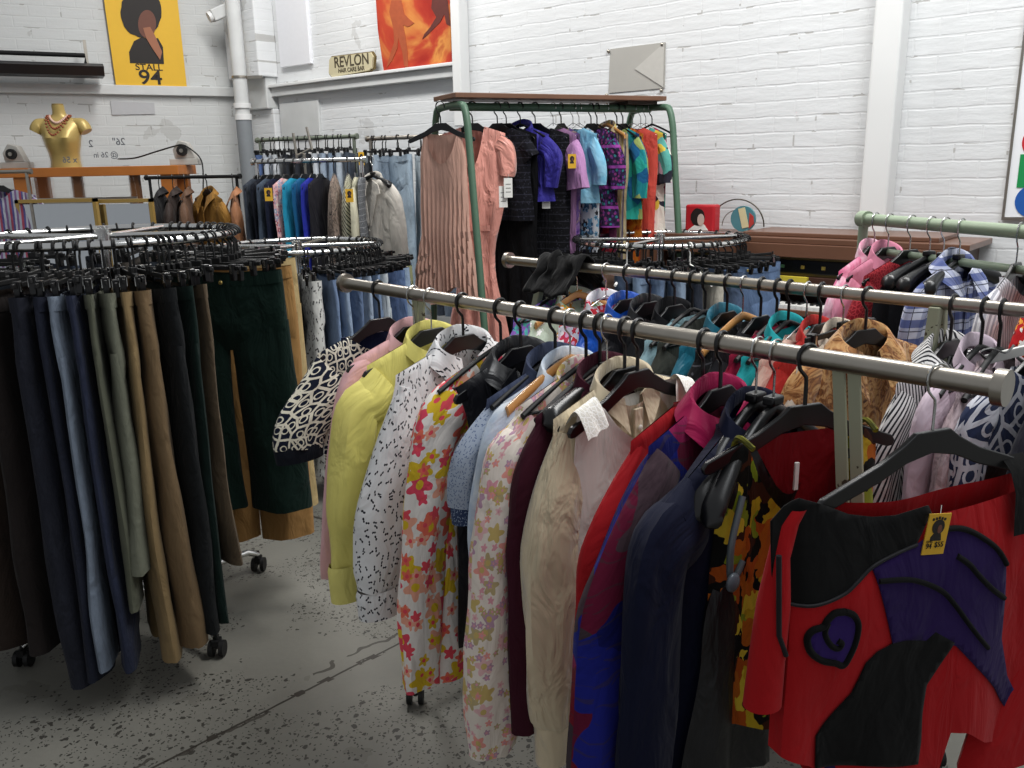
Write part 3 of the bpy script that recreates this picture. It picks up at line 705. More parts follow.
# 4 sprig shirt
H1(462, 'resin', 'white sprig print shirt')
M_spr = fabric('sprig', '#dfdfdf', '#2c2c33', sc=46, wr=.5)
top_garment('printed_shirt', 'white long-sleeved shirt printed with small black sprigs'+FR, 'shirt', P1(462), RZ1, M_spr,
    dict(sh=.205, ch=.23, wa=.22, he=.23, zb=-.78, D=.038, n=5, amp=.01, nf=.09), outer([(-.25, -.14), (-.275, -.2), (-.315, -.43), (-.345, -.62), (-.345, -.69)], 0, 0, .04, puff=[.06, .075, .085, .09, .05]) if False else outer([(-.25, -.15), (-.275, -.2), (-.315, -.43), (-.35, -.60), (-.345, -.665)], .06, .05, .04, puff=[.055, .065, .08, .085, .06]),
    cuffs=(.06, M_spr), collar=dict(rx=.085, h=.05, tip=.07, w=.04), placket=(-.19, -.76), buttons=(6, -.22, -.72, M_black), lab=simple('label_black', '#101014'))
# 5 floral
H1(500, 'flocked', 'pink and yellow floral dress')
M_fl = fabric('flower', '#e6dfd8', '#e2505c', '#d9b62e', '#e8705a', '#e9a58c', '#dc4a60', sc=14, layers=((1, 0, .5), (1.8, .37, .44)), thin=.0)
top_garment('floral_dress', 'white sleeveless dress with large coral pink and yellow flowers'+FR, 'dress', P1(500), RZ1, M_fl,
    dict(sh=.185, ch=.235, wa=.22, he=.26, zb=-.86, D=.035, n=2, amp=.012, nf=.12, slope=.38), outer([(-.245, -.235), (-.28, -.32), (-.31, -.53), (-.325, -.72), (-.32, -.86)], .07, .055, .035))
# 6 vest
H1(520, 'resin', 'black leather vest')
M_lea = fabric('plain', '#16161a', rough=.38, spec=.5, sheen=0, wr=.6)
top_garment('leather_vest', 'long black leather vest with wide collar'+FR, 'vest', P1(520), RZ1, M_lea,
    dict(sh=.195, ch=.19, wa=.2, he=.215, zb=-.76, D=.03, arm=.03, nf=.08), collar=dict(rx=.09, h=.05, tip=.06, w=.045), lapel=(.05, -.12, -.34, -.035), placket=(-.3, -.74))
# 7 denim jacket
H1(555, 'flocked', 'embroidered denim jacket')
M_emb = fabric('sprig', '#35425f', '#98a5b8', sc=150, off=.3); M_den = fabric('denim', '#2c3a5c')
top_garment('denim_jacket', 'blue denim jacket with speckled pale sleeves'+FR, 'jacket', P1(555), RZ1, M_den,
    dict(sh=.2, zb=-.55, D=.03, nf=.09), outer([(-.24, -.15), (-.29, -.27), (-.30, -.36)], .05, .045, .03), smat=fabric('sprig', '#9aa4b4', '#4a5a7c', sc=130, off=.3), cuffs=(.035, M_emb), collar=dict(rx=.08, h=.05), lapel=(.04, -.12, -.3, -.034))
# 8 pale blue shirt
H1(570, 'wooden', 'pale blue shirt')
top_garment('shirt', 'pale blue shirt squeezed beside the denim jacket'+FR, 'shirt', P1(570), RZ1, fabric('blotch', '#c9d2da', '#b7c6d8', '#dfe3e6', sc=9),
    dict(sh=.195, zb=-.7, D=.018, nf=.05), outer([(-.24, -.17), (-.275, -.3), (-.29, -.42), (-.295, -.7)], .05, .045, .02), collar=dict(rx=.075))
# 9 pale floral
H1(586, 'flocked', 'pale pink flowered blouse')
M_pf = fabric('flower', '#e3d8cc', '#d99aa4', '#c9b06e', '#e0b4b4', '#b894a8', '#e59a8e', '#b9a77c', sc=21, layers=((1, .2, .46), (2.2, .57, .42)), thin=.15)
top_garment('flowered_blouse', 'cream blouse with faded pink flowers and full long sleeves'+FR, 'blouse', P1(586), RZ1, M_pf,
    dict(sh=.205, zb=-.84, D=.025, nf=.04, he=.21), outer([(-.245, -.19), (-.285, -.26), (-.325, -.42), (-.34, -.58), (-.355, -.78), (-.345, -.88)], .05, .05, .035, puff=[.055, .06, .065, .07, .078, .06]), collar=dict(rx=.075, z0=-.092))
# 10 maroon
H1(607, 'suit', 'maroon jacket', label='black suit hanger carrying the maroon jacket')
top_garment('maroon_jacket', 'deep maroon jacket with snap buttons'+FR, 'jacket', P1(607), RZ1, fabric('plain', '#3b0f1f', rough=.75),
    dict(sh=.205, zb=-.83, D=.03, nf=.06, z0=-.084, d0=.022), outer([(-.235, -.16), (-.27, -.3), (-.285, -.55), (-.28, -.82)], .06, .05, .03), collar=dict(rx=.08, h=.045, tip=.05), placket=(-.16, -.8), buttons=(5, -.2, -.7, M_wire))
# 11 cream
H1(625, 'resin', 'cream silk shirt')
M_cr = fabric('plain', '#d3c3a4', rough=.5, sheen=.4, wr=.9)
top_garment('silk_shirt', 'cream silky shirt with creased full sleeves'+FR, 'shirt', P1(625), RZ1, M_cr,
    dict(sh=.205, zb=-.88, D=.03, nf=.05), outer([(-.225, -.16), (-.25, -.22), (-.275, -.37), (-.285, -.56), (-.265, -.76), (-.255, -.80)], .06, .05, .04, puff=[.05, .06, .075, .08, .055, .042]), cuffs=(.085, M_cr), collar=dict(rx=.08, tip=.04), placket=(-.16, -.85), buttons=(6, -.2, -.8, M_pearl))
# 12 white blouse
H1(638, 'resin', 'white lace-edged sleeveless blouse')
M_wh = fabric('plain', '#e8e4dc', wr=.5)
wb = top_garment('sleeveless_blouse', 'white sleeveless blouse with wide pleated straps, showing its whole neckline'+FR, 'blouse', P1(638), RZ1, M_wh,
    dict(sh=.175, ch=.18, wa=.19, he=.2, zb=-.7, D=.028, nw=.115, nf=.10, nb=.03, open_=.035), lab=simple('label_white', '#f1efe9'))
for s in (-1, 1):
    rows = []
    for j in range(13):
        a = j/12; z = -.12-.0*a-(.0 if a < .5 else 0); yy = -.036+.072*a; zz = -.112-.05*abs(2*a-1)**1.6
        rows.append([(s*(.125+.055*k/6), yy*(1+.1*math.sin(k*2)), zz-.018*k/6+.003*math.sin(k*3.1)) for k in range(7)])
    MB().loft(rows, False).build('shoulder_strap', fabric('lace', '#e2ded4', '#f5f3ee', sc=120), wb)
MB().box((-.03, -.050, -.42), (-.012, -.040, -.36)).build('tab', M_wh, wb, bevel=.003); MB().ell((-.165, -.045, -.40), (.014, .006, .014)).build('button', simple('horn_button', '#8b8375', .3), wb)
# 13 red shirt
H1(704, 'resin', 'plain red shirt')
top_garment('red_shirt', 'plain bright red long-sleeved shirt'+FR, 'shirt', P1(704), RZ1, fabric('plain', '#9e1119', rough=.7),
    dict(sh=.205, zb=-.72, D=.028, nf=.04), outer([(-.235, -.15), (-.27, -.2), (-.31, -.31), (-.335, -.42), (-.345, -.72)], .055, .05, .03))
# 14 multicolour
H1(722, 'resin', 'red blue and magenta patterned shirt')
M_mu = fabric('patch', '#12165c', '#8c121c', '#5c102c', '#1a2078', '#43333a', '#86184a', '#161f74', '#6c0e20', '#3a2e34', sc=8.5, warp=.14, streak=1)
top_garment('patterned_shirt', 'silky red, royal blue and magenta patchwork print shirt with magenta collar'+FR, 'shirt', P1(722), RZ1, M_mu,
    dict(sh=.205, zb=-.78, D=.03, nf=.05), outer([(-.235, -.19), (-.27, -.235), (-.325, -.33), (-.37, -.45), (-.395, -.57), (-.40, -.74)], .06, .06, .035, puff=[.055, .07, .085, .095, .1, .09]), collar=dict(rx=.085, h=.055, tip=.08, w=.045, z0=-.08), cmat=fabric('plain', '#9a1448', rough=.5), placket=(-.17, -.74))
# 15 navy blazer
H1(758, 'steep', 'navy blazer', label='wide black moulded suit hanger nearest the navy blazer')
M_nv = fabric('plain', '#0a0f27', rough=.75)
top_garment('navy_blazer', 'dark navy blazer with long sleeves'+FR, 'jacket', P1(758), RZ1, M_nv,
    dict(sh=.215, ch=.22, zb=-.76, D=.03, nf=.07, z0=-.088, d0=.03, slope=.52), outer([(-.275, -.225), (-.325, -.30), (-.345, -.40), (-.35, -.58), (-.345, -.78)], .072, .06, .04, zt=-.175), collar=dict(rx=.085, z0=-.09, tip=.03), lapel=(.06, -.15, -.42, -.036), buttons=(2, -.45, -.55, M_black))
# 16 dark leather dress with grey armhole
H1(776, 'steep', 'charcoal leather dress', label='broad black moulded hanger with its rounded end bare, behind the tropical top')
M_ch = fabric('plain', '#141416', rough=.5, spec=.4, sheen=0)
ld = top_garment('leather_dress', 'charcoal sleeveless leather dress hanging between the navy blazer and the tropical top', 'dress', P1(776), RZ1, M_ch,
    dict(sh=.17, ch=.16, wa=.19, he=.22, zb=-.78, D=.028, z0=-.10, slope=.62, nf=.10, arm=.02, d0=.028))
MB().tube(smooth_path([(-.13, -.03, -.22), (-.165, -.035, -.30), (-.15, -.03, -.37), (-.12, -.03, -.34)]), .006, 8).build('armhole_trim', simple('grey_trim', '#5b6468', .4), ld)
MB().ell((-.165, -.042, -.36), (.017, .008, .017)).build('button', simple('grey_button', '#59626a', .3), ld)
# 17 tropical
RT = RZ1-math.radians(22)
H1(808, 'resin', 'tropical print top', 22)
M_tr = fabric('patch', '#0c0d0c', '#b09420', '#a04a14', '#100e08', '#7c8a22', '#0d0c0a', '#c9b034', '#3a1c0c', '#a85a18', sc=30, warp=.10)
tt = top_garment('jungle_print_camisole', 'sleeveless top with yellow, orange and black jungle print and red lining'+FR, 'top', P1(808), RT, M_tr,
    dict(sh=.16, ch=.165, wa=.18, he=.19, zb=-.66, D=.03, nw=.115, nf=.15, nb=.04, open_=.03, slope=.42))
MB().loft([[(-.115+.23*i/10, .018+.008*math.sin(PI*i/10), z-.0*i) for i in range(11)] for z in (-.14, -.2, -.3, -.42)], False).build('lining', fabric('plain', '#7c0c16', rough=.5), tt)
MB().box((-.004, .008, -.24), (.004, .012, -.19)).build('care_label', M_white, tt, smooth=False)
for s in (-1, 1): MB().tube(smooth_path([(s*.125, -.035, -.135), (s*.13, -.0, -.125), (s*.12, .03, -.16)]), .005, 6).build('shoulder_tie', fabric('blotch', '#8a861e', '#20240f', sc=60), tt)
# ---------------------------------------------------------------- front patchwork top
PF = P1(938); RF = RZ1-math.radians(20)
H1(938, 'plastic', 'red patchwork top', 20, 'broad black hanger holding the red patchwork top nearest the camera')
DF = .034
def hemF(x): return lerp(x, [-.27, -.2, -.16, -.05, .045, .06, .10, .16, .24, .30, .36], [-.56, -.60, -.67, -.71, -.72, -.60, -.61, -.655, -.70, -.74, -.76])
def neckF(x): return -.178-.03*x-.022*max(0, 1-(x/.20)**2)-(.012 if -.2 < x < .2 else 0)
def WF(z): return lerp(-z, [.17, .22, .30, .45, .6, .75], [.215, .245, .26, .265, .26, .26])
def yF(x, z):
    v = min(1, max(0, (-z-.17)/.5)); e = max(0, 1-abs(x/(.262 if x < 0 else .335))**5)**.5
    return -(DF*(.35+.65*min(1, v*4)))*e-(.012*math.sin(x*17+.8)+.008*math.sin(x*31+z*4))*v**1.2-.010*NZ(V(x*6, z*4, 2))*min(1, v*3)
ft = thing('patchwork_jumper', 'red, black and purple patchwork top with heart, nearest garment on the front rack', 'top', PF, RF)
M_red = fabric('plain', '#a5151a', rough=.9, weave=.5, wr=.3)
M_bk = fabric('plain', '#0b0b0b', rough=.9, weave=.5, wr=.3); M_pu = fabric('plain', '#241247', rough=.9, weave=.5, wr=.3)
rows = []; NX = 60
for j in range(41):
    v = j/40; r = []
    for i in range(NX+1):
        u = -1+2*i/NX; x0 = u*.255; x = .0; 
        xx = u*.258 if u < 0 else u*(.258+.06*v)
        zt = neckF(u*.2) if abs(u) < .8 else neckF(math.copysign(.16, u))-.18*(abs(u)-.8)
        z = zt+(hemF(xx)-zt)*v; xx = u*min(WF(z), .26) if u < 0 else u*(min(WF(z), .258)+.06*v); r.append((xx, yF(xx, z), z))
    rows.append(r)
MB().loft(rows, False).build('front_panel', M_red, ft)
rowsb = [[(p[0], .028*max(0, 1-abs(p[0]/.3)**4)**.5*(.4+.6*min(1, j/6))+.006*math.sin(p[0]*25), p[2]+(.02 if j < 3 else 0)) for p in r] for j, r in enumerate(rows)]
bp = MB().loft(rowsb, False)
bp.loft([[rows[j][0], rowsb[j][0]] for j in range(41)], False).loft([[rows[j][-1], rowsb[j][-1]] for j in range(41)], False)
bp.build('back_panel', M_red, ft)
nF = V(math.sin(RF), -math.cos(RF), 0); xF = V(math.cos(RF), math.sin(RF), 0)
def pl(px, py):
    q = atpl(px, py, PF+nF*.035, nF)-PF; return (q.dot(xF), q.z)
import bmesh
def applique(name, poly, mat, off=.002, parent=ft, clampit=True):
    bm = bmesh.new(); vs = [bm.verts.new((x, 0, z)) for x, z in poly]; bm.faces.new(vs)
    xs = [p[0] for p in poly]; zs = [p[1] for p in poly]
    for k in range(int((max(xs)-min(xs))/.010)+1):
        bmesh.ops.bisect_plane(bm, geom=bm.verts[:]+bm.edges[:]+bm.faces[:], plane_co=(min(xs)+.010*(k+.5), 0, 0), plane_no=(1, 0, 0))
    for k in range(int((max(zs)-min(zs))/.016)+1):
        bmesh.ops.bisect_plane(bm, geom=bm.verts[:]+bm.edges[:]+bm.faces[:], plane_co=(0, 0, min(zs)+.016*(k+.5)), plane_no=(0, 0, 1))
    bmesh.ops.triangulate(bm, faces=bm.faces[:])
    for v in bm.verts: v.co.y = yF(v.co.x, v.co.z)-off
    me = bpy.data.meshes.new(name); b = MB(); bm.verts.ensure_lookup_table()
    b.add([tuple(v.co) for v in bm.verts], [tuple(q.index for q in f.verts) for f in bm.faces]); bm.free()
    o = b.build(name, mat, parent)
    sd = o.modifiers.new('thick', 'SOLIDIFY'); sd.thickness = .0015; sd.offset = 0; return o
yoke = [(786, 530), (800, 514), (813, 505), (834, 510), (859, 519), (881, 521), (904, 519), (937, 509), (939, 516), (920, 546), (896, 557), (874, 569), (858, 584), (843, 597), (818, 609), (786, 615)]
applique('black_yoke', [pl(*p) for p in yoke], M_bk)
pur = [(874, 569), (896, 557), (920, 546), (945, 531), (968, 530), (985, 537), (998, 548), (1006, 562), (1006, 600), (1004, 640), (1015, 680), (1030, 705), (1052, 730), (1045, 748), (1022, 722), (995, 688), (970, 664), (951, 643), (935, 641), (905, 643), (892, 643), (884, 610)]
applique('purple_panel', [pl(*p) for p in pur], M_pu, .0025)
blk = [(892, 643), (905, 640), (925, 640), (934, 631), (950, 640), (937, 662), (925, 684), (921, 712), (919, 740), (915, 762), (880, 766), (823, 776), (822, 742), (829, 730), (842, 712), (854, 696), (860, 680), (866, 663), (877, 651)]
applique('black_panel', [pl(*p) for p in blk], M_bk, .003)
heart = [(845, 612), (853, 615), (857, 624), (855, 640), (850, 655), (844, 666), (836, 664), (824, 662), (815, 656), (811, 648), (811, 639), (816, 632), (825, 628), (829, 621), (836, 614)]
applique('heart_patch', [pl(*p) for p in heart], fabric('plain', '#2e1a5c', rough=.9, weave=.5, wr=.3), .003)
def piping(name, pts, r=.003, mat=M_bk):
    P = smooth_path([(pl(*p)[0], 0, pl(*p)[1]) for p in pts], 5)
    MB().tube([(p.x, yF(p.x, p.z)-.003, p.z) for p in P], r, 8).build(name, mat, ft)
piping('heart_outline', heart+[heart[0]], .0055)
piping('heart_swirl', [(829, 624), (826, 634), (831, 645), (838, 649), (842, 644), (838, 641)], .005)
piping('curved_line', [(878, 581), (900, 579), (918, 581), (940, 590), (952, 603), (963, 620), (973, 634), (983, 645)], .0045)
piping('curved_line', [(957, 556), (968, 564), (977, 575), (990, 588), (1004, 598)], .005)
piping('curved_line', [(945, 532), (960, 530), (972, 532), (985, 539), (997, 549), (1006, 564)], .005)
M_pipe = fabric('plain', '#1d1c1f', rough=.5)
piping('yoke_piping', [(787, 612), (818, 608), (843, 596), (858, 583), (874, 568), (896, 556), (920, 546)], .003, M_pipe)
# side sleeve: narrow red flap at the left, one at the right
def flap(pts, name='sleeve'):
    rr = []
    for (z, xl, xr) in pts:
        rr.append([(xl+(xr-xl)*(.5+.5*math.cos(2*PI*i/16)), .004+.026*math.sin(2*PI*i/16)*(1 if z < -.25 else .6), z) for i in range(16)])
    return MB().loft(rr).build(name, M_red, ft)
def fl_l(y, x0, x1): a = pl(x0, y); b = pl(x1, y); return (a[1], a[0], b[0])
flap([fl_l(519, 806, 824), fl_l(535, 796, 816), fl_l(570, 788, 806), (fl_l(620, 778, 804)), fl_l(670, 770, 799), fl_l(724, 762, 795)])
flap([(-.235, .235, .262), (-.27, .25, .30), (-.4, .26, .345), (-.55, .22, .40), (-.66, .17, .43), (-.73, .15, .45), (-.75, .16, .46)])
MB().tube([(pl(786, 560)[0], -.02, pl(786, 560)[1]), (pl(785, 640)[0], -.022, pl(785, 640)[1]), (pl(792, 660)[0], -.022, pl(792, 660)[1])], .004, 8).build('sleeve_piping', M_pipe, ft)
# black strap over hanger arm at right
a = pl(1000, 470)
MB().loft([[(.155+.05*i/5, y, z) for i in range(6)] for y, z in ((-.04, -.27), (-.034, -.20), (-.02, -.165), (0, -.148), (.02, -.165), (.03, -.24))], False).build('shoulder_strap', M_bk, ft)
# purple tie hanging low
MB().loft([[(-.165+.05*t_+.014*math.cos(2*PI*i/10), -.01+.006*math.sin(2*PI*i/10), -.60-.14*t_) for i in range(10)] for t_ in (0, .3, .6, 1)]).build('hanging_tie', M_pu, ft)
# price tag
def tag_card(P, rz, label, w=.045, h=.062, price=None, tilt=0, group=None):
    t = thing('price_tag', label, 'price tag', P, rz, group)
    MB().box((-w/2, -.0007, -h), (w/2, .0007, 0)).build('card', M_tag, t, smooth=False)
    s = w/.045
    ax = lambda u, o, v: (u*s, -.0007*s-o, v*h/.062)
    MB().prism([(-.012, -.041), (-.012, -.035), (-.007, -.030), (0, -.028), (.008, -.030), (.011, -.041)], (0, .0004), ax).build('printed_shoulders', M_dk, t, smooth=False)
    MB().prism(circ(0, -.020, .0125, .0115, 20), (.0002, .0007), ax).build('printed_hair', M_dk, t, smooth=False)
    MB().prism(circ(.003, -.023, .0045, .0065, 14), (.0007, .001), ax).build('printed_face', M_br, t, smooth=False)
    if price:
        text('94', .0125, M_dk, t, Matrix.Translation((-.0125, -.0016, -.052)) @ Matrix.Rotation(PI/2, 4, 'X'), ext=.0003)
        text('$55', .0125, M_dk, t, Matrix.Translation((.0085, -.0016, -.050)) @ Matrix.Rotation(PI/2, 4, 'X'), ext=.0003)
        text('STALL', .005, M_dk, t, Matrix.Translation((-.0125, -.0016, -.0445)) @ Matrix.Rotation(PI/2, 4, 'X'), ext=.0003)
        for k in range(5): MB().box((-.015+.006*k, -.0014, -.0085+.0012*abs(k-2)*-1), (-.011+.006*k, -.0007, -.0045-.0012*abs(k-2))).build('printed_mark', M_dk, t, smooth=False)
    MB().tube([(0, 0, -.004), (.003, .004, .012)], .0006, 5).build('tag_string', M_white, t)
    t.rotation_euler = (0, tilt, rz); return t
M_tag = simple('yellow_card', '#d4a52a', .6, var=.03)
q = pl(942, 514); yy = yF(q[0], q[1]-.03)-.009
tag_card(PF+xF*q[0]-nF*0+nF*(-yy)+V(0, 0, q[1]), RF, 'yellow afro portrait price tag reading 94 and $55 on the red patchwork top', .046, .066, True, math.radians(8))
# ================================================================ SECOND RACK
A2 = atz(508, 260, Z1); B2 = A2+d1*1.95; RZ2 = RZ1
r2 = rack_bar('clothes_rack', 'second clothes rack with steel rail, parallel behind the front rack', A2, B2, .0155, M_steel)
L = r2.location
for ts, outd, sgns in ((.19, -.16, (-1, 1)), (1.45, .02, (-1, 1))):
    for sg_ in sgns:
        flatbar(A2+d1*ts-L+V(0, 0, -.01)+w1*.012*sg_, A2+d1*(ts+outd)+w1*.23*sg_-L+V(0, 0, .09-Z1), .026, .022, d1).build('leg', M_chip, r2, smooth=False, bevel=.003)
        q = A2+d1*(ts+outd)+w1*.23*sg_-L; castor((q.x, q.y, .029), r2)
    f = A2+d1*(ts+outd)-L; f.z = .1
    flatbar(f-w1*.23, f+w1*.23, .03, .02, d1).build('foot_bar', M_chip, r2, smooth=False)
def P2(px): return rackpoint(A2, B2, px)
def H2(px, kind, what, rot=0, label=None): return H1(px, kind, what, rot, label, .0195, P2)
SR = ' on the second rack'
def G2(px, name, label, cat, mat, rot=0, kind='resin', what=None, body={}, sl=True, rail=P2, Hf=None, **k):
    (Hf or H2)(px, kind, what or label, rot)
    b = dict(zb=-.7, D=.022, res=(30, 16)); b.update(body)
    if sl and sl is not True: k['sleeves'] = sl
    elif sl: k['sleeves'] = outer([(-.235, -.17), (-.265, -.3), (-.27, -.5), (-.265, -.65)], .05, .045, .025)
    return top_garment(name, label, cat, rail(px), RZ1-math.radians(rot), mat, body=b, **k)
G2(560, 'printed_blouse', 'lilac and teal swirl print blouse, leftmost'+SR, 'blouse', fabric('blotch', '#5a3f9a', '#58b5b0', '#8a62b8', '#3b4a9a', sc=14, const=True), what='lilac swirl blouse', kind='flocked')
G2(577, 'printed_shirt', 'pale green shirt with white floral squiggles, partly behind a wooden hanger'+SR, 'shirt', fabric('flower', '#c6d6c4', '#ffffff', '#e6a23a', '#6a8a62', sc=18), collar=dict(rx=.075), what='pale green shirt', kind='wooden')
G2(606, 'printed_shirt', 'white shirt with red and pink flowers, collar raised'+SR, 'shirt', fabric('flower', '#e2dfe0', '#c23a52', '#d9a0c0', '#c9303a', sc=16), collar=dict(rx=.08, h=.06), what='white shirt with red flowers', kind='wire')
G2(627, 'satin_shirt', 'bright blue satin shirt'+SR, 'shirt', fabric('plain', '#1650b4', rough=.3, spec=.6, wr=.8), collar=dict(rx=.08, h=.055), what='bright blue satin shirt')
G2(650, 'leather_jacket', 'glossy black leather jacket'+SR, 'jacket', M_lea, collar=dict(rx=.085, h=.055, tip=.07), what='glossy black leather jacket', body=dict(D=.03))
G2(675, 'jacket', 'matt black jacket with pointed shoulder, right of the glossy leather one'+SR, 'jacket', fabric('plain', '#131316'), collar=dict(rx=.085, h=.05), what='matt black jacket')
G2(693, 'knitted_jumper', 'pale aqua knitted top squeezed among black hangers'+SR, 'top', fabric('plain', '#8fb0b8'), what='pale aqua knitted top', kind='flocked')
G2(706, 'jacket', 'olive grey jacket beside the pale aqua top'+SR, 'jacket', fabric('plain', '#3a3c36'), what='olive grey jacket', kind='flocked')
G2(728, 'satin_shirt', 'teal satin shirt'+SR, 'shirt', fabric('plain', '#1e6a80', rough=.35, spec=.5), collar=dict(rx=.08, h=.05), what='teal satin shirt')
G2(744, 'blouse', 'black blouse with dotted sheen beside the teal shirt'+SR, 'blouse', fabric('sequin', '#121214', '#55565c'), what='black dotted blouse', kind='wooden')
G2(762, 'jacket', 'charcoal jacket left of the crimson top'+SR, 'jacket', fabric('plain', '#1b1c20'), what='charcoal jacket')
G2(778, 'blouse', 'crimson blouse, only a strip showing'+SR, 'blouse', fabric('plain', '#8d1435'), what='crimson blouse', kind='flocked')
G2(790, 'shirt', 'turquoise shirt'+SR, 'shirt', fabric('plain', '#1f9aa0', rough=.6), collar=dict(rx=.075), what='turquoise shirt', kind='flocked')
G2(808, 'blouse', 'pale peach blouse beside the turquoise shirt'+SR, 'blouse', fabric('plain', '#dcbfae'), what='pale peach blouse', kind='wire')
G2(822, 'shirt', 'tomato red shirt between the peach blouse and the cream jacket'+SR, 'shirt', fabric('plain', '#b02a26', rough=.6), collar=dict(rx=.075), what='tomato red shirt')
G2(845, 'jacket', 'cream linen jacket, left of the brown velvet shirt'+SR, 'jacket', fabric('plain', '#cfc3b2'), collar=dict(rx=.08), what='cream linen jacket', kind='steelclip')
G2(868, 'velvet_shirt', 'golden brown marbled velvet shirt with stand-up collar'+SR, 'shirt', fabric('blotch', '#4a2410', '#8f5a2c', '#c79c66', '#b98550', '#6e3f1c', '#a8713c', sc=24, det=5, dist=1.5, rough=.7, sheen=.3), rot=16, body=dict(sh=.19, D=.035, nf=.07, zb=-.74), collar=dict(rx=.09, h=.07, tip=.08, w=.05), what='golden brown velvet shirt')
G2(954, 'striped_shirt', 'black and white striped shirt with tall collar'+SR, 'shirt', fabric('stripe', '#d9d8d6', '#26262c', sc=80, w=.42, diag=.35), rot=6, body=dict(D=.03, zb=-.72), collar=dict(rx=.085, h=.08, tip=.06, w=.05), what='black and white striped shirt')
G2(985, 'lilac_blouse', 'pale lilac plain blouse, right of the striped shirt'+SR, 'blouse', fabric('plain', '#cdbcc8'), rot=4, body=dict(D=.026, zb=-.74, sh=.2), collar=dict(rx=.08, h=.05), what='pale lilac blouse', kind='flocked')
G2(1003, 'printed_blouse', 'mauve and grey mottled blouse behind the pale lilac one'+SR, 'blouse', fabric('blotch', '#9a8688', '#c7b4b8', '#6f5f66', sc=22), what='mauve mottled blouse', kind='flocked', body=dict(D=.02))
G2(1045, 'bandana_dress', 'navy dress with white bandana motifs at the right end'+SR, 'dress', fabric('lattice', '#2b3450', '#c3c4cc', sc=17), rot=12, body=dict(zb=-.72, D=.03, sh=.2, he=.24), what='navy bandana dress')
G2(1075, 'leather_jacket', 'dark navy jacket last on the second rack at the picture edge', 'jacket', fabric('plain', '#22232c'), what='dark navy jacket at the picture edge')
# black cloth thrown over the rail
rows = []
cP = P2(566); cl = thing('black_scarf', 'black cloth thrown over the left end of the second rail', 'cloth', cP, RZ1)
for j in range(25):
    a = -1+2*j/24; row = []
    for i in range(17):
        u = -1+2*i/16; rr = .034+.02*NZ(V(u*3, a*2, 4)); dn = max(0, abs(a)-.25)/.75
        xx = math.copysign(rr*min(1, abs(a)/.25), a)+math.copysign(.07*dn, a)+.02*NZ(V(u*4, a*3, 1))
        zz = rr*math.cos(min(1, abs(a)/.25)*PI/2)-.085*dn*(1+.35*NZ(V(u*2, a, 8)))
        row.append((xx, u*.10+.03*NZ(V(a*3, u, 2)), zz+.004))
    rows.append(row)
o = MB().loft(rows, False).build('cloth', fabric('plain', '#0c0c0d'), cl); sd = o.modifiers.new('t', 'SOLIDIFY'); sd.thickness = .006
# empty hooks on front rail
for px, kd, lb in ((600, 'flocked', 'slim black hanger hanging bare left of the maroon jacket'),):
    hanger(kd, P1(px), RZ1, lb, None, .0205)
# ================================================================ THIRD RACK (green pipe)
Z3 = 1.45; A3 = atz(864, 219, Z3); B3_ = atz(1024, 232, Z3); d3 = (B3_-A3).normalized(); B3 = A3+d3*1.25; w3 = V(-d3.y, d3.x, 0); RZ3 = math.atan2(w3.y, w3.x)
r3 = thing('clothes_rack', 'sage green pipe clothes rack at the right in front of the organ', 'clothes rack', ((A3+B3)/2).to_tuple()[:2]+(0,)); L = r3.location
MB().tube([A3-L, B3-L], .019, 20).build('rail', M_sage, r3)
for p in (A3, B3):
    MB().tube([p-L-d3*.015, p-L+d3*.02], .027, 20).build('pipe_joint', M_sage, r3)
    MB().tube([p-L, V(p.x, p.y, .06)-L], .016, 14).build('post', M_sage, r3)
    f = V(p.x, p.y, .06)-L; MB().tube([f-w3*.25, f+w3*.25], .014, 12).build('foot_bar', M_sage, r3)
    for s in (-1, 1): q = f+w3*.25*s; castor((q.x, q.y, .029), r3)
MB().tube([A3-L-V(0, 0, .10), B3-L-V(0, 0, .10)], .012, 14).build('lower_rail', M_sage, r3)
def P3(px): return rackpoint(A3, B3, px)
def G3(px, name, label, cat, mat, rot=0, kind='resin', what=None, body={}, sl=True, **k):
    hanger(kind, P3(px), RZ3+math.radians(rot), {'suit': 'wide black suit', 'wire': 'thin wire', 'resin': 'black plastic', 'plastic': 'steel-hooked black'}[kind]+' hanger holding the '+what, None, .024)
    b = dict(zb=-.65, D=.022, res=(30, 16)); b.update(body)
    if sl: k['sleeves'] = outer([(-.235, -.17), (-.265, -.28), (-.275, -.42)], .055, .05, .028)
    return top_garment(name, label, cat, P3(px), RZ3+math.radians(rot), mat, body=b, **k)
TR = ' on the green pipe rack'
G3(876, 'tie_dye_shirt', 'pink and white tie-dye shirt'+TR, 'shirt', fabric('blotch', '#d4648e', '#e6a0ba', '#e9c6d2', '#c95a86', sc=9), 24, 'plastic', 'pink tie-dye shirt', dict(D=.03), collar=dict(rx=.08, h=.06))
G3(890, 'shirt', 'plain pink shirt in front of the tie-dye one'+TR, 'shirt', fabric('plain', '#d88aa2'), 20, 'plastic', 'plain pink shirt', dict(D=.026), collar=dict(rx=.08, h=.06))
G3(912, 'lace_blouse', 'dark red lace top between pink shirt and black hangers'+TR, 'top', fabric('lace', '#7c1420', '#a83038', sc=90), 15, 'plastic', 'dark red lace top', dict(D=.024))
G3(932, 'cardigan', 'dark grey cardigan mostly hidden behind the plaid shirt'+TR, 'cardigan', fabric('plain', '#25262a'), 10, 'suit', 'dark grey cardigan', dict(sh=.17, D=.02), sl=False)
G3(946, 'blouse', 'black blouse mostly hidden behind the plaid shirt'+TR, 'blouse', fabric('plain', '#141417'), 12, 'suit', 'black blouse', dict(sh=.17, D=.02), sl=False)
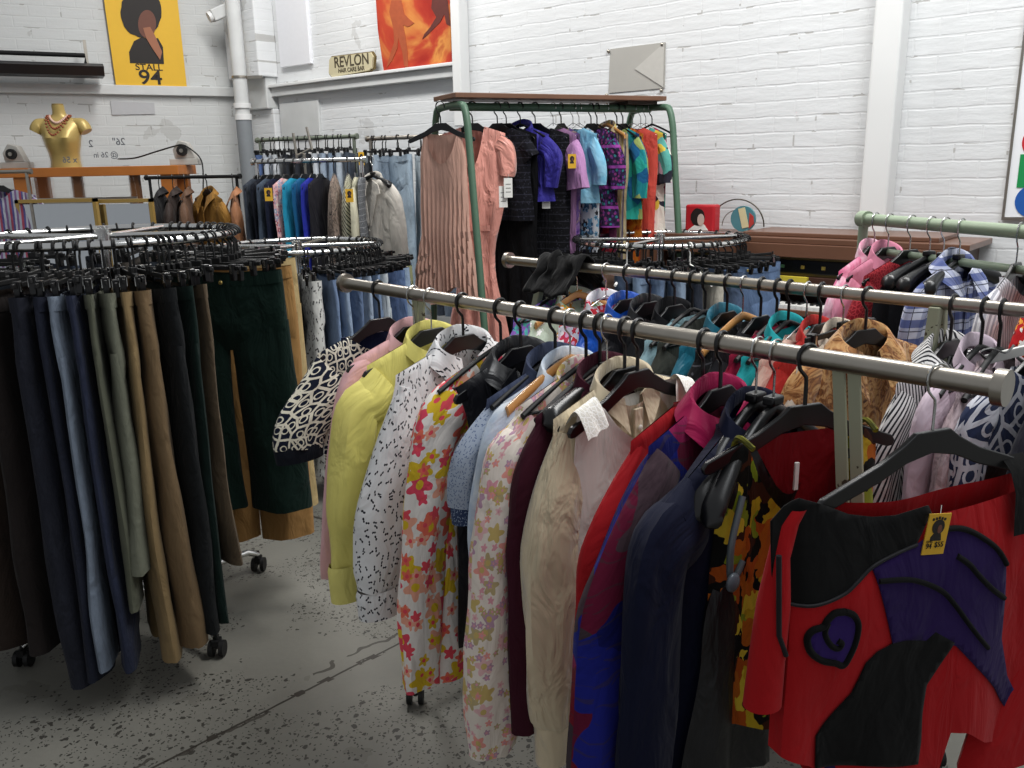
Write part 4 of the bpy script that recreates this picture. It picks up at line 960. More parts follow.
G3(962, 'plaid_shirt', 'blue, white and navy plaid flannel shirt'+TR, 'shirt', fabric('plaid', '#c4c8d8', '#2f4384', '#14162c', sc=19), 20, 'suit', 'plaid flannel shirt', dict(sh=.2, D=.035, zb=-.62, nf=.05), collar=dict(rx=.09, h=.06, tip=.06, w=.05), placket=(-.17, -.6))
G3(1020, 'blouse', 'grey striped blouse on the near part of the green pipe rack', 'blouse', fabric('stripe', '#9a9aa2', '#d3d2d6', sc=60), 30, 'plastic', 'grey striped blouse', dict(sh=.185, D=.02, zb=-.6, z0=-.085))
G3(1060, 'printed_blouse', 'red and white print top at the right picture edge', 'top', fabric('flower', '#b01c20', '#e0ded8', '#e8a03a', '#7c1418', sc=18), 30, 'plastic', 'red and white print top', dict(zb=-.7))
# ================================================================ ROUND RACKS
def round_rack(label, c, z, r, ph0, spk=(12, 84, 168, 236), rb=.03):
    t = thing('round_clothes_rack', label, 'clothes rack', (c.x, c.y, 0))
    pts = [(r*math.cos(2*PI*i/72), r*math.sin(2*PI*i/72), z) for i in range(73)]
    MB().tube(pts, .0135, 12, False).build('ring_rail', M_chrome, t)
    MB().tube([(0, 0, .1), (0, 0, z+.02)], .016, 16).build('post', M_chrome, t)
    MB().tube([(0, 0, z-.03), (0, 0, z+.025)], .028, 16).tube([(0, 0, z+.025), (0, 0, z+.035)], .018, 12).build('hub', M_chrome, t)
    for k in range(4):
        a = math.radians(spk[k]); MB().tube([(.02*math.cos(a), .02*math.sin(a), z), (r*math.cos(a), r*math.sin(a), z)], .0095, 10).build('spoke', M_chrome, t)
        a = ph0+k*PI/2; q = ((r+rb)*math.cos(a), (r+rb)*math.sin(a))
        MB().tube([(0, 0, .11), (q[0]*.9, q[1]*.9, .10), (q[0], q[1], .075)], .013, 10).build('base_leg', M_chrome, t); castor((q[0], q[1], .030), t, .029)
    return t
def ringp(c, r, z, a): return V(c.x+r*math.cos(a), c.y+r*math.sin(a), z)
def ringang(c, r, z, px, near=True):
    best = None
    for i in range(720):
        a = 2*PI*i/720; p = ringp(c, r, z, a); isn = (p-V(c.x, c.y, z)).dot(V(c.x, c.y, 0)) < 0
        if isn != near: continue
        e = abs(proj(p)[0]-px)
        if best is None or e < best[0]: best = (e, a)
    return best[1]
Zr1 = 1.44; c1 = atz(103, 236, Zr1); c1 = V(c1.x, c1.y, 0); Rr1 = .435
round_rack('nearest round chrome rack, full of trousers at the left of the picture', c1, Zr1, Rr1, math.atan2(2.751-c1.y, -1.113-c1.x))
Rh1 = .0178
def ringpants(c, r, z, a, label, name, mat, kind='clip', off=0, hz=0, group=None, hl=None, hgroup=None, **k):
    P = ringp(c, r, z, a); rz = a+off
    if P.y > 0: pass
    hanger(kind, P, rz, hl or ('black clip hanger holding the '+label.split(',')[0]), hgroup, Rh1)
    trousers(name, label, 'jeans' if 'jean' in name else ('shorts' if 'shorts' in name else 'trousers'), P, rz, mat, group=group, **k)
RR = ', on the nearest round rack'
# (px of ring point, colour, length, hem, D, label)
T1 = [(-78, 'plain', '#8ea36a', 1.20, .10, .03, 'pastel green trousers at the left picture edge', 'pastel_trousers'),
 (-44, 'plain', '#20242a', 1.15, .10, .03, 'slate black trousers left of the dark brown pair', 'trousers'),
 (-10, 'cord', '#2c231e', 1.10, .11, .035, 'wide dark brown corduroy trousers', 'corduroy_trousers'),
 (14, 'plain', '#211c1b', 1.10, .11, .022, 'blackish brown trousers right of the brown corduroys', 'trousers'),
 (34, 'denim', '#15192a', 1.22, .11, .028, 'very dark indigo jeans, long', 'jeans'),
 (50, 'denim', '#10182f', 1.20, .11, .014, 'dark navy jeans left of the pale blue leg', 'jeans'),
 (62, 'denim', '#66788f', 1.17, .095, .013, 'pale washed blue jeans', 'jeans'),
 (74, 'denim', '#1a2544', 1.18, .10, .014, 'mid indigo jeans with brass button right of the pale pair', 'jeans'),
 (85, 'plain', '#5c5e50', .98, .09, .012, 'grey green cotton trousers, left of two', 'trousers'),
 (97, 'plain', '#6c6e60', .86, .09, .018, 'sage green cropped trousers, right of two', 'trousers'),
 (110, 'plain', '#85704f', 1.18, .10, .016, 'long tan trousers', 'trousers'),
 (124, 'plain', '#6f5b42', 1.15, .10, .024, 'brown pleated trousers beside the tan pair', 'trousers'),
 (142, 'denim', '#0b1013', 1.12, .11, .022, 'near black flared jeans reaching almost to a castor', 'jeans'),
 (153, 'cord', '#10201c', 1.10, .10, .014, 'dark bottle green jeans with brass button', 'jeans'),
 (163, 'cord', '#5a4d3d', .92, .085, .012, 'taupe corduroy trousers, thin strip left of the dark green pair', 'corduroy_trousers')]
for i, (px, pat, colr, L_, hem, D, lb, nm) in enumerate(T1):
    a = ringang(c1, Rr1, Zr1, px+4)
    ringpants(c1, Rr1, Zr1, a, lb+RR, nm, fabric(pat, colr, off=i*.13), L=L_, hem=hem, D=D, spread=.0, curve=.02, button=M_button if 'button' in lb else None, z0=-.125)
aR = ringang(c1, Rr1, Zr1, 300)
def freepants(P, rz, label, name, mat, kind='clip', **k):
    hanger(kind, P, rz, 'black clip hanger holding the '+label.split(',')[0], None, Rh1); trousers(name, label, 'trousers', P, rz, mat, **k)
freepants(ringp(c1, Rr1, Zr1, math.radians(-10)), math.radians(-4), 'dark bottle green corduroy trousers turned face on'+RR, 'corduroy_trousers', fabric('cord', '#0d211b', off=.5), L=.86, hem=.115, D=.03, button=M_button, hw=.2, z0=-.12, spread=.03)
freepants(ringp(c1, Rr1, Zr1, math.radians(6)), math.radians(12), 'caramel trousers hanging behind the dark green corduroys'+RR, 'trousers', fabric('plain', '#9b7546'), L=1.02, hem=.10, D=.025, z0=-.125, hw=.19)
freepants(ringp(c1, Rr1, Zr1, math.radians(22)), math.radians(26), 'khaki cream trousers right of the dark green pair'+RR, 'trousers', fabric('plain', '#b09a6e'), L=.98, hem=.09, D=.025, z0=-.115, hw=.21)
# trousers round the back of the ring
back = [(45, '#1d2a42'), (62, '#3a3a3c'), (80, '#27303c'), (100, '#4a4138'), (120, '#1a1d28'), (140, '#2d3b52'), (160, '#3c332c'), (176, '#202226')]
names_ = ['far', 'second']
for i, (dg_, c_) in enumerate(back):
    ringpants(c1, Rr1, Zr1, math.radians(dg_), 'dark trousers on the far side of the nearest round rack', 'trousers', fabric('denim', c_, off=i*.2), L=1.0, D=.025, group='trousers on the far side of the nearest round rack',
              hl='black clip hanger on the far side of the nearest round rack', hgroup='hangers on the far side of the nearest round rack')
def ringhangers(c, r, z, degs, label, group, kind='clip'):
    for dg_ in degs: hanger(kind, ringp(c, r, z, math.radians(dg_)), math.radians(dg_+rnd.uniform(-14, 14)), label, group, Rh1, rnd.uniform(-.1, .1))
ringhangers(c1, Rr1, Zr1, [-168, -160, -152, -141, -133, -121, -118, -108, -101, -97, -88, -76, -70, -62, -55, -43, -38, -33, -28, -22, -17, -3, 1, 12, 16, 28, 33], 'black clip hanger crowded on the near side of the nearest round rack', 'crowded hangers on the nearest round rack')
ringhangers(c1, Rr1, Zr1, [38, 52, 57, 70, 75, 90, 108, 114, 131, 150], 'black clip hanger on the far side of the nearest round rack', 'hangers on the far side of the nearest round rack')
# second round rack
Zr2 = 1.25; c2 = atz(297, 246, Zr2); c2 = V(c2.x, c2.y, 0); Rr2 = .44
round_rack('middle round chrome rack hung with blue jeans, beyond the dark green corduroys', c2, Zr2, Rr2, math.radians(-62))
R2 = ', on the middle round rack'
T2 = [(262, 'denim', '#3a3c40', .9, 'charcoal jeans'), (287, 'denim', '#6b6c6c', .95, 'mid grey jeans left of the white printed pair'), (308, 'sprig', '#cfcfca', .98, 'white jeans speckled with dark sprigs'),
 (322, 'denim', '#5b7fae', .9, 'bright mid blue jeans right of the white printed pair'), (330, 'denim', '#7d9dc2', .9, 'lighter blue jeans, second right of the white pair'), (338, 'denim', '#4a6c9a', .9, 'mid blue jeans, third right of the white pair'),
 (345, 'denim', '#8ba6c4', .85, 'narrow pale blue jeans'), (352, 'denim', '#5f83b0', .88, 'clear blue jeans right of the narrow pale pair'), (358, 'denim', '#b0bfcc', .85, 'bleached nearly white jeans'), (364, 'denim', '#274a7c', .9, 'deep blue jeans'), (370, 'denim', '#3d67a0', .9, 'saturated blue jeans')]
for i, (px, pat, colr, L_, lb) in enumerate(T2):
    a = ringang(c2, Rr2, Zr2, px)
    mt = fabric(pat, colr, off=i*.3) if pat != 'sprig' else fabric('sprig', colr, '#3c3a3c', sc=26)
    ringpants(c2, Rr2, Zr2, a, lb+R2, 'jeans', mt, L=L_, D=.034 if px < 316 else .017, hem=.09, z0=-.12)
for dg_, c_, lb, off in ((-8, '#7b9cc0', 'washed light blue jeans turned towards the camera', .4), (12, '#54779f', 'faded blue jeans behind the light pair', .3), (28, '#6c8db4', 'furthest right blue jeans', 0)):
    ringpants(c2, Rr2, Zr2, math.radians(dg_), lb+R2, 'jeans', fabric('denim', c_, off=off), L=.85, D=.03, hw=.17, z0=-.12)
a = math.radians(2); trousers('printed_shorts', 'olive and cream flowered shorts among the blue jeans'+R2, 'shorts', ringp(c2, Rr2, Zr2, a), a, fabric('flower', '#8d8f6c', '#d8d2b4', '#5c6340', sc=20), L=.45, D=.025, hw=.17)
ringhangers(c2, Rr2, Zr2, [-178, -170, -160, -150, -140, -131, -122, -112, -104, -96, -84, -72, -66, -60, -54, -49, -44, -40, -36, -31, -27, -23, -18, -13, -3, 5, 9, 15, 19, 24, 34, 40, 46, 52, 60], 'black clip hanger crowded around the middle round rack', 'crowded hangers on the middle round rack')
ringhangers(c2, Rr2, Zr2, [70, 80, 92, 104, 116, 128, 140, 150, 160, 170], 'black clip hanger on the far side of the middle round rack', 'hangers on the far side of the middle round rack')
# third round rack
Zr3 = 1.25; c3 = atz(660, 239, Zr3); c3 = V(c3.x, c3.y, 0); Rr3 = .45
round_rack('furthest right round chrome rack with jeans and denim shorts in front of the organ', c3, Zr3, Rr3, math.radians(-55))
R3 = ', on the right-hand round rack'
T3 = [(600, 'denim', '#20242c', .9, 'near black jeans at the left side'), (616, 'plain', '#6b5244', .7, 'brown suede-look trousers'), (632, 'denim', '#26405f', .9, 'dark blue jeans'), (646, 'denim', '#6285ab', .9, 'light mid blue jeans'), (660, 'denim', '#4c6f98', .9, 'medium blue jeans beside the light pair'),
 (674, 'denim', '#7393b4', .9, 'faded pale jeans'), (688, 'denim', '#1f2a3c', .9, 'inky dark jeans'), (702, 'plain', '#b5b1a4', .9, 'stone coloured trousers'), (716, 'denim', '#39567c', .9, 'blue jeans just left of the denim shorts')]
for i, (px, pat, colr, L_, lb) in enumerate(T3):
    a = ringang(c3, Rr3, Zr3, px); ringpants(c3, Rr3, Zr3, a, lb+R3, 'jeans' if pat == 'denim' else 'trousers', fabric(pat, colr, off=i*.17+.05), L=L_, D=.03, hem=.09, z0=-.12)
ringpants(c3, Rr3, Zr3, math.radians(-20), 'bright blue high-waisted denim shorts facing the camera'+R3, 'denim_shorts', fabric('denim', '#4773a8', off=.9), L=.50, D=.03, hw=.185, hem=.10, leg=.10, off=math.radians(24), z0=-.12, button=M_button)
ringpants(c3, Rr3, Zr3, math.radians(2), 'dark blue jeans behind the denim shorts'+R3, 'jeans', fabric('denim', '#2c4870', off=.2), L=.8, D=.025, z0=-.12)
ringhangers(c3, Rr3, Zr3, [-176, -170, -163, -156, -150, -143, -138, -131, -125, -118, -110, -104, -98, -91, -86, -79, -73, -67, -60, -54, -47, -41, -35, -28, -12, -6, 8, 14], 'black clip hanger crowded around the right-hand round rack', 'crowded hangers on the right-hand round rack')
ringhangers(c3, Rr3, Zr3, [24, 36, 50, 62, 76, 90, 104, 118, 132, 146, 160, 172], 'black clip hanger on the far side of the right-hand round rack', 'hangers on the far side of the right-hand round rack')
for px, lb in ((627, 'white plastic hanger on the right-hand round rack, left of two'), (690, 'white plastic hanger on the right-hand round rack, right of two')):
    a = ringang(c3, Rr3, Zr3, px); hanger('white', ringp(c3, Rr3, Zr3, a), a+.2, lb, None, Rh1)
# ================================================================ TALL GREEN RACK
LM = aty(450, 107, 4.75); RM = aty(650, 108.5, 5.3); ZT = (LM.z+RM.z)/2; LM.z = RM.z = ZT
e = (RM-LM).normalized(); f_ = V(e.y, -e.x, 0)      # f_ towards the camera
RZT = math.atan2(-f_.y, -f_.x)+PI
tr = thing('gown_rack', 'tall dark green pipe rack with wooden top shelf, hung with dresses', 'clothes rack', ((LM+RM)/2).to_tuple()[:2]+(0,)); L = tr.location
for p, ft_, bk_ in ((LM, None, None), (RM, None, None)):
    q = p-L; hw = .21; sp = .75; z = ZT
    pts = [q+f_*(hw+sp*.35)+V(0, 0, .05-z), q+f_*(hw+.02)+V(0, 0, -.12), q+f_*(hw-.01)+V(0, 0, -.03), q+f_*(hw-.07)+V(0, 0, .0), q-f_*(hw-.07)+V(0, 0, .0), q-f_*(hw-.01)+V(0, 0, -.03), q-f_*(hw+.02)+V(0, 0, -.12), q-f_*(hw+sp*.35)+V(0, 0, .05-z)]
    MB().tube([pts[0]]+smooth_path(pts[1:7], 5)+[pts[7]], .019, 14).build('end_frame', M_green, tr)
    for s in (1, -1): MB().tube([q+f_*s*(hw+sp*.35)+V(0, 0, .045-z), q+f_*s*(hw+sp*.35)+V(0, 0, .0-z)], .024, 12).build('rubber_foot', M_rubber, tr)
    a_ = q+f_*(hw+sp*.25); b_ = q-f_*(hw+sp*.25); MB().tube([V(a_.x, a_.y, .42), V(b_.x, b_.y, .42)], .012, 10).build('cross_bar', M_green, tr)
MB().tube([LM-L, RM-L], .022, 16).build('rail', M_green, tr)
MB().tube([V(*(LM-L-f_*.28)[:2], .42), V(*(RM-L-f_*.28)[:2], .42)], .012, 10).build('lower_brace', M_green, tr)
def TA(u, o, z): return tuple(LM-L+e*u+f_*o+V(0, 0, z))
len_ = (RM-LM).length
tp = simple('walnut_board', '#6d4c39', .5, var=.2, nscale=6)
MB().box((-.03, -.16, .035), (len_+.01, .15, .060), TA).build('top_shelf', tp, tr, smooth=False, bevel=.003)
MB().box((len_-.22, -.1, .019), (len_-.02, .1, .035), TA).build('shelf_block', simple('dark_wood', '#3a2c24', .6), tr, smooth=False)
def PT(px): return rackpoint(LM, RM, px)
rT = math.atan2(-f_.y, -f_.x)       # local +x points away; front (-y) faces along +e?
def GT(px, name, label, cat, mat, rot=0, kind='resin', body={}, sl=None, what=None, hide=False, **k):
    rz = rT+math.radians(rot); what = what or label.split(',')[0]
    if not hide: hanger(kind, PT(px), rz, {'resin': 'black', 'wire': 'thin wire', 'wooden': 'pale wooden', 'flocked': 'slim black'}[kind]+' hanger holding the '+what, None, .0265)
    b = dict(zb=-.7, D=.028, res=(30, 18)); b.update(body)
    if sl: k['sleeves'] = sl
    return top_garment(name, label+', on the tall green rack', cat, PT(px), rz, mat, body=b, **k)
rT = math.atan2(f_.y, f_.x)
M_pd = fabric('plain', '#c9a090', wr=.3)
hanger('resin', PT(440), rT+math.radians(42), 'black hanger holding the dusty pink dress on the tall green rack', None, .0265)
g = GT(441, 'pleated_dress', 'dusty pink sleeveless pleated dress with scooped neck', 'dress', M_pd, 42, hide=True, body=dict(sh=.115, ch=.135, wa=.145, he=.20, zb=-.98, nw=.085, nf=.16, n=9, amp=.010, res=(70, 24), z0=-.105, slope=.3, D=.03, hem=lambda x: .05*math.sin(x*22)-.05*abs(x)*4))
M_pe = fabric('plain', '#e0998a', rough=.38, spec=.5, sheen=.3, wr=.9)
g = GT(472, 'satin_dress', 'peach satin long dress with ruched cap sleeves and waist seam', 'dress', M_pe, 50, body=dict(sh=.18, ch=.19, wa=.11, he=.2, zb=-1.45, nw=.06, nf=.22, n=4, amp=.016, D=.045, open_=.05, res=(50, 30)), sl=lambda s: [(-.19, s*.13, .05, .03), (-.225, s*.175, .055, .04), (-.32, s*.185, .05, .045), (-.36, s*.18, .045, .04)])
MB().loft([[(.128*math.copysign(abs(math.cos(2*PI*i/24))**.7, math.cos(2*PI*i/24)), .05*math.sin(2*PI*i/24), z) for i in range(24)] for z in (-.62, -.635, -.65)]).build('waistband', M_pe, g)
for px, c_, nm, lb, cat, kw, kind, rot in (
 (497, fabric('sequin', '#121218', '#3a3a48'), 'sequinned_blouse', 'black short-sleeved top with specks behind the peach dress', 'top', dict(body=dict(zb=-.60), sl=outer([(-.23, -.17), (-.27, -.28)], .06, .055, .03)), 'resin', 28),
 (506, fabric('plain', '#0d0d10'), 'long_gown', 'long plain black gown reaching nearly to the floor', 'dress', dict(body=dict(zb=-1.6, he=.33, wa=.2, n=5, amp=.015)), 'resin', 24),
 (520, fabric('plain', '#332e86', rough=.5, wr=1.0), 'ruffled_blouse', 'violet blue ruffled blouse', 'blouse', dict(body=dict(zb=-.50, D=.05, n=5, amp=.02), sl=outer([(-.24, -.15), (-.29, -.27), (-.26, -.42)], .07, .05, .05), collar=dict(rx=.09, h=.06)), 'flocked', 20),
 (535, fabric('sequin', '#101014', '#3c3c46'), 'sequinned_gown', 'black sequinned long gown with deep V neck', 'dress', dict(body=dict(zb=-1.55, he=.25, nf=.30, nw=.09)), 'resin', 34),
 (553, fabric('plain', '#b183b0', wr=.6), 'lilac_dress', 'lilac layered dress with fluttery short sleeves', 'dress', dict(body=dict(zb=-1.15, n=5), sl=outer([(-.24, -.16), (-.28, -.3), (-.31, -.44)], .07, .09, .04)), 'wire', 8),
 (561, fabric('blotch', '#4c3478', '#7a5a9c', '#8f7aa6', '#5b4386', '#b0a08a', sc=7), 'floral_gown', 'violet watercolour print gown', 'dress', dict(body=dict(zb=-1.22)), 'resin', 0),
 (573, fabric('blotch', '#5fa2c4', '#8fc2d8', '#72b2cf', sc=6), 'blue_tunic', 'sky blue short-sleeved tunic', 'top', dict(body=dict(zb=-.52), sl=outer([(-.24, -.17), (-.28, -.3), (-.28, -.42)], .055, .05, .03)), 'wire', 8),
 (579, fabric('flower', '#cfd4d8', '#2c2c34', '#6aa0c0', '#3e6a8c', sc=12), 'printed_dress', 'white, black and blue print dress under the sky blue tunic', 'dress', dict(body=dict(zb=-1.2)), 'wire', 0),
 (591, fabric('bands', '#2c1c3c', '#8a3c8c', '#5a2c70', '#2c6f74', '#1a1428', '#7a3068', sc=9), 'paisley_tunic', 'dark purple tunic with rows of teal and magenta paisley', 'top', dict(body=dict(zb=-.66, D=.04), sl=outer([(-.24, -.16), (-.27, -.3), (-.28, -.45)], .06, .06, .035)), 'resin', 10),
 (597, fabric('patch', '#2a1826', '#8c1f2c', '#3a2038', '#54203c', sc=18), 'paisley_dress', 'dark plum and red print dress under the paisley tunic', 'dress', dict(body=dict(zb=-1.15)), 'flocked', 0),
 (606, fabric('stripe', '#b9a888', '#c9b46a', '#d8ccb0', '#6a6478', '#c9b78c', sc=14), 'striped_dress', 'cream, mustard and grey striped maxi dress', 'dress', dict(body=dict(zb=-1.14), collar=dict(rx=.08)), 'wooden', 4),
 (617, fabric('patch', '#1c5a86', '#1f7d84', '#8c9a5a', '#18406c', '#2a9a8c', sc=10), 'tropical_blouse', 'teal and blue leaf print blouse', 'blouse', dict(body=dict(zb=-.62, D=.035), sl=outer([(-.24, -.16), (-.28, -.3), (-.27, -.5)], .065, .05, .04)), 'flocked', 4),
 (623, fabric('blotch', '#7c2412', '#c9591c', '#d98a2c', '#8c2c14', sc=14), 'batik_skirt_dress', 'rust and orange batik dress below the teal blouse', 'dress', dict(body=dict(zb=-1.14)), 'resin', 0),
 (633, fabric('plain', '#d2564a'), 'coral_dress', 'plain coral red sleeveless dress', 'dress', dict(body=dict(zb=-1.12, D=.032)), 'wire', 8),
 (641, fabric('patch', '#d9c04a', '#5aa49a', '#c9a8b8', '#e0dcd0', '#30303c', sc=16), 'printed_blouse', 'multicoloured yellow, white and teal print blouse', 'blouse', dict(body=dict(zb=-.72, D=.026), sl=outer([(-.235, -.17), (-.27, -.3), (-.27, -.42)], .05, .05, .028)), 'wire', 6),
 (646, fabric('patch', '#6a1230', '#c42c5c', '#2c8c7c', '#8c1c3c', sc=12), 'printed_dress', 'magenta and green print dress, last dress at the right end', 'dress', dict(body=dict(zb=-1.12, D=.02)), 'wire', 0)):
    GT(px, nm, lb, cat, c_, rot, kind, **kw)
hanger('flocked', PT(648)+e*.03, rT+.25, 'slim black hanger hanging bare at the right end of the tall green rack', None, .0265)
def wtag(P, rz, lb, w=.028, h=.075):
    t = thing('swing_tag', lb, 'swing tag', P, rz); MB().box((-w/2, -.0008, -h), (w/2, .0008, 0)).build('card', M_white, t, smooth=False)
    for k in range(3): MB().box((-w*.3, -.0014, -h*(.3+.2*k)-.003), (w*.3, -.0008, -h*(.3+.2*k))).build('printed_line', M_dk, t, smooth=False)
    MB().tube([(0, 0, -.003), (.004, .004, .02)], .0006, 5).build('tag_string', M_white, t)
for x, y, Y, lb in ((508, 178, 4.62, 'white swing tag beside the peach satin dress, upper of two'), (503, 186, 4.63, 'white swing tag beside the peach satin dress, lower of two'), (546, 188, 4.8, 'white swing tag on the black sequinned gown')):
    wtag(aty(x, y, Y), .2, lb, .045, .11 if y != 178 else .10)
tag_card(aty(572, 154, 4.78), .1, 'yellow portrait price tag by the sky blue tunic on the tall green rack', .044, .075)
# ================================================================ BACK RACKS
def simple_rack(label, A, B, r, mat, posts=(0, 1)):
    t = rack_bar('clothes_rack', label, A, B, r, mat, r*1.5); L = t.location; d = (B-A).normalized(); w = V(-d.y, d.x, 0)
    for k in posts:
        p = (A if k == 0 else B)-L+d*(.03 if k == 0 else -.03)
        MB().tube([p, V(p.x, p.y, .06)], r*.85, 10).build('post', mat, t); q = V(p.x, p.y, .07)
        MB().tube([q-w*.22, q+w*.22], r*.8, 8).build('foot_bar', mat, t)
        for s in (-1, 1): castor(((q+w*.22*s).x, (q+w*.22*s).y, .03), t)
    return t, d, w
def zfit(x, y, Y): return aty(x, y, Y)
AA = aty(252, 160, 5.9); AB = aty(366, 161.5, 5.75); AA.z = AB.z = (AA.z+AB.z)/2
ra, dA, wA = simple_rack('chrome clothes rack with silky garments in front of the back wall jeans', AA, AB, .015, M_chrome)
AX = lambda px: rackpoint(AA, AB, px); rA = math.atan2(-wA.y, -wA.x)+.0   # local x towards the camera, front to the left
RA = ', on the chrome rack near the back'
def GA(px, name, label, cat, mat, rot=30, kind='resin', body={}, sl=None, **k):
    rz = rA+math.radians(rot); hanger(kind, AX(px), rz, {'resin': 'black', 'wire': 'thin wire', 'clip': 'black clip', 'flocked': 'slim black'}[kind]+' hanger holding the '+label, None, .0195)
    b = dict(zb=-.85, D=.025, res=(26, 14)); b.update(body)
    if sl: k['sleeves'] = sl
    return top_garment(name, label+RA, cat, AX(px), rz, mat, body=b, **k)
so = outer([(-.235, -.17), (-.26, -.3), (-.27, -.5)], .05, .045, .025)
ab = fabric('denim', '#1a2438', off=.4)
for px, m_, nm, lb, cat, kw in (
 (256, fabric('denim', '#2a3646'), 'denim_dress', 'slate denim dress at the left end', 'dress', {}),
 (263, fabric('plain', '#10141f'), 'dress', 'black narrow dress second from the left end', 'dress', {}),
 (269, fabric('denim', '#34485f', off=.3), 'denim_skirt', 'grey blue denim skirt', 'skirt', {}),
 (276, fabric('plain', '#141b30'), 'dress', 'midnight blue dress with a yellow tag', 'dress', {}),
 (285, fabric('flower', '#d8a8a8', '#a84a5c', '#e4d4c8', '#8c9cb8', sc=20), 'printed_dress', 'pink floral thin dress left of the turquoise ones', 'dress', {}),
 (294, fabric('plain', '#2a93b4', rough=.5), 'satin_dress', 'bright turquoise satin dress', 'dress', dict(body=dict(zb=-.95))),
 (303, fabric('plain', '#1c5c86', rough=.5), 'satin_dress', 'deep teal blue satin dress', 'dress', {}),
 (312, fabric('plain', '#2c35a0', rough=.5), 'satin_dress', 'royal blue satin dress', 'dress', dict(body=dict(zb=-1.0))),
 (319, fabric('plain', '#1f1f26'), 'dress', 'black dress right of the royal blue one', 'dress', {}),
 (333, fabric('blotch', '#3a3432', '#a8968a', '#6a5c54', '#b9aca0', sc=18), 'snakeskin_skirt', 'grey brown snakeskin print skirt', 'skirt', dict(body=dict(nw=.01, nf=0, D=.045))),
 (347, fabric('stripe', '#cfcdb6', '#3c3e38', sc=22, w=.4, diag=1.6), 'zebra_skirt', 'ivory and black zebra print skirt', 'skirt', dict(body=dict(nw=.01, nf=0, D=.05, n=4))),
 (355, fabric('plain', '#d6d2b8', rough=.5), 'satin_blouse', 'ivory satin blouse right of the zebra skirt', 'blouse', dict(sl=so)),
 (360, fabric('sequin', '#6d7074', '#b8babc'), 'grey_top', 'speckled grey top beside the white jacket', 'top', {})):
    GA(px, nm, lb, cat, m_, 0 if px < 325 else 14, **kw)
hanger('suit', AX(364.5)+dA*.05, rA+math.radians(58), 'broad black hanger holding the off-white jacket', None, .0195)
top_garment('linen_jacket', 'off-white tailored jacket facing the camera at the right end of the chrome back rack', 'jacket', AX(364.5)+dA*.05, rA+math.radians(58), fabric('plain', '#c4bfb6'), body=dict(sh=.2, zb=-.85, D=.04, nf=.12, res=(36, 18), z0=-.09, d0=.03), sleeves=outer([(-.25, -.2), (-.28, -.32), (-.3, -.5), (-.3, -.72)], .065, .06, .04), lapel=(.07, -.13, -.42, -.046), collar=dict(rx=.09, z0=-.09), buttons=(2, -.45, -.56, M_pearl))
for x, y, Y, lb in ((268, 188, 5.55, 'yellow portrait price tag on the midnight blue dress'), (349, 189, 5.45, 'yellow portrait price tag on the zebra print skirt'), (425, 178, 6.05, 'yellow portrait price tag on pale jeans beside the tall green rack'), (361, 152, 6.3, 'yellow portrait price tag between the two wall racks of jeans')):
    tag_card(aty(x, y, Y), .3, lb, .048 if Y < 6 else .04, .08 if Y < 6 else .09)
# wall racks of jeans
BA = aty(257, 141, 7.1); BB = aty(357, 135.5, 6.65); BA.z = BB.z = (BA.z+BB.z)/2
simple_rack('greenish steel rack of jeans in the wall corner', BA, BB, .015, simple('dull_green_steel', '#6e7568', .45, .3))
CA = aty(367, 138.5, 6.55); CB = aty(452, 136, 6.2); CA.z = CB.z = (CA.z+CB.z)/2
simple_rack('steel rack of long pale jeans along the right wall, left of the tall green rack', CA, CB, .015, M_steel)
dB = (BB-BA).normalized(); rB = math.atan2(-(dB.x), dB.y)
WB = ['', '']
cb = [(262, '#2f5c9c', 'bright blue jeans at the left end'), (270, '#a9b4c2', 'ice blue jeans, second from the left end'), (279, '#b8c2cc', 'whitish washed jeans'), (288, '#202530', 'left-hand ink black jeans'), (298, '#262c38', 'right-hand ink black jeans'), (310, '#20242c', 'charcoal jeans behind the upright metal prongs'), (318, '#b9c6d4', 'bleached blue jeans right of the prongs'), (325, '#8ea6bf', 'soft blue jeans'), (333, '#6f8cab', 'medium pale blue jeans'), (341, '#a3b5c8', 'light powder blue jeans'), (350, '#3a4a5e', 'dark grey blue jeans at the right end')]
for i, (px, c_, lb) in enumerate(cb):
    P = rackpoint(BA, BB, px); rz = rB+math.radians(28); hanger('clip', P, rz, 'clip hanger holding the '+lb.split(',')[0]+' of the corner rack', None, .0195)
    trousers('jeans', lb+', on the corner rack', 'jeans', P, rz, fabric('denim', c_, off=i*.21), L=1.0, D=.03, hw=.17, z0=-.12)
cc_ = [(372, '#3a3c42', 'charcoal grey jeans at the left end', 0), (382, '#8fa7bd', 'pale blue jeans, narrow', 0), (398, '#91afc6', 'wide light blue flared jeans', 45), (421, '#a9bccb', 'very pale blue straight jeans', 30), (436, '#39485e', 'dark denim jeans behind the pleated dress', 10), (446, '#6c86a4', 'mid blue jeans behind the pink dresses', 10)]
for i, (px, c_, lb, ro) in enumerate(cc_):
    P = rackpoint(CA, CB, px); rz = rB+math.radians(14+ro); hanger('clip', P, rz, 'clip hanger holding the '+lb+' of the long wall rack', None, .0195)
    trousers('jeans', lb+', on the long wall rack', 'jeans', P, rz, fabric('denim', c_, off=i*.31), L=1.12, D=.03, hw=.18, z0=-.12, hem=.10)
for (X0, X1, n_, lb, gp_) in ((BA, BB, 9, 'black hanger bunched on the corner rack of jeans', 'bunched hangers on the corner jeans rack'), (CA, CB, 7, 'black hanger bunched on the long wall rack of jeans', 'bunched hangers on the long wall rack')):
    for k in range(n_): hanger('clip', X0+(X1-X0)*((k+.62)/n_*.97), rB+math.radians(20)+rnd.uniform(-.2, .2), lb, gp_, .0195)
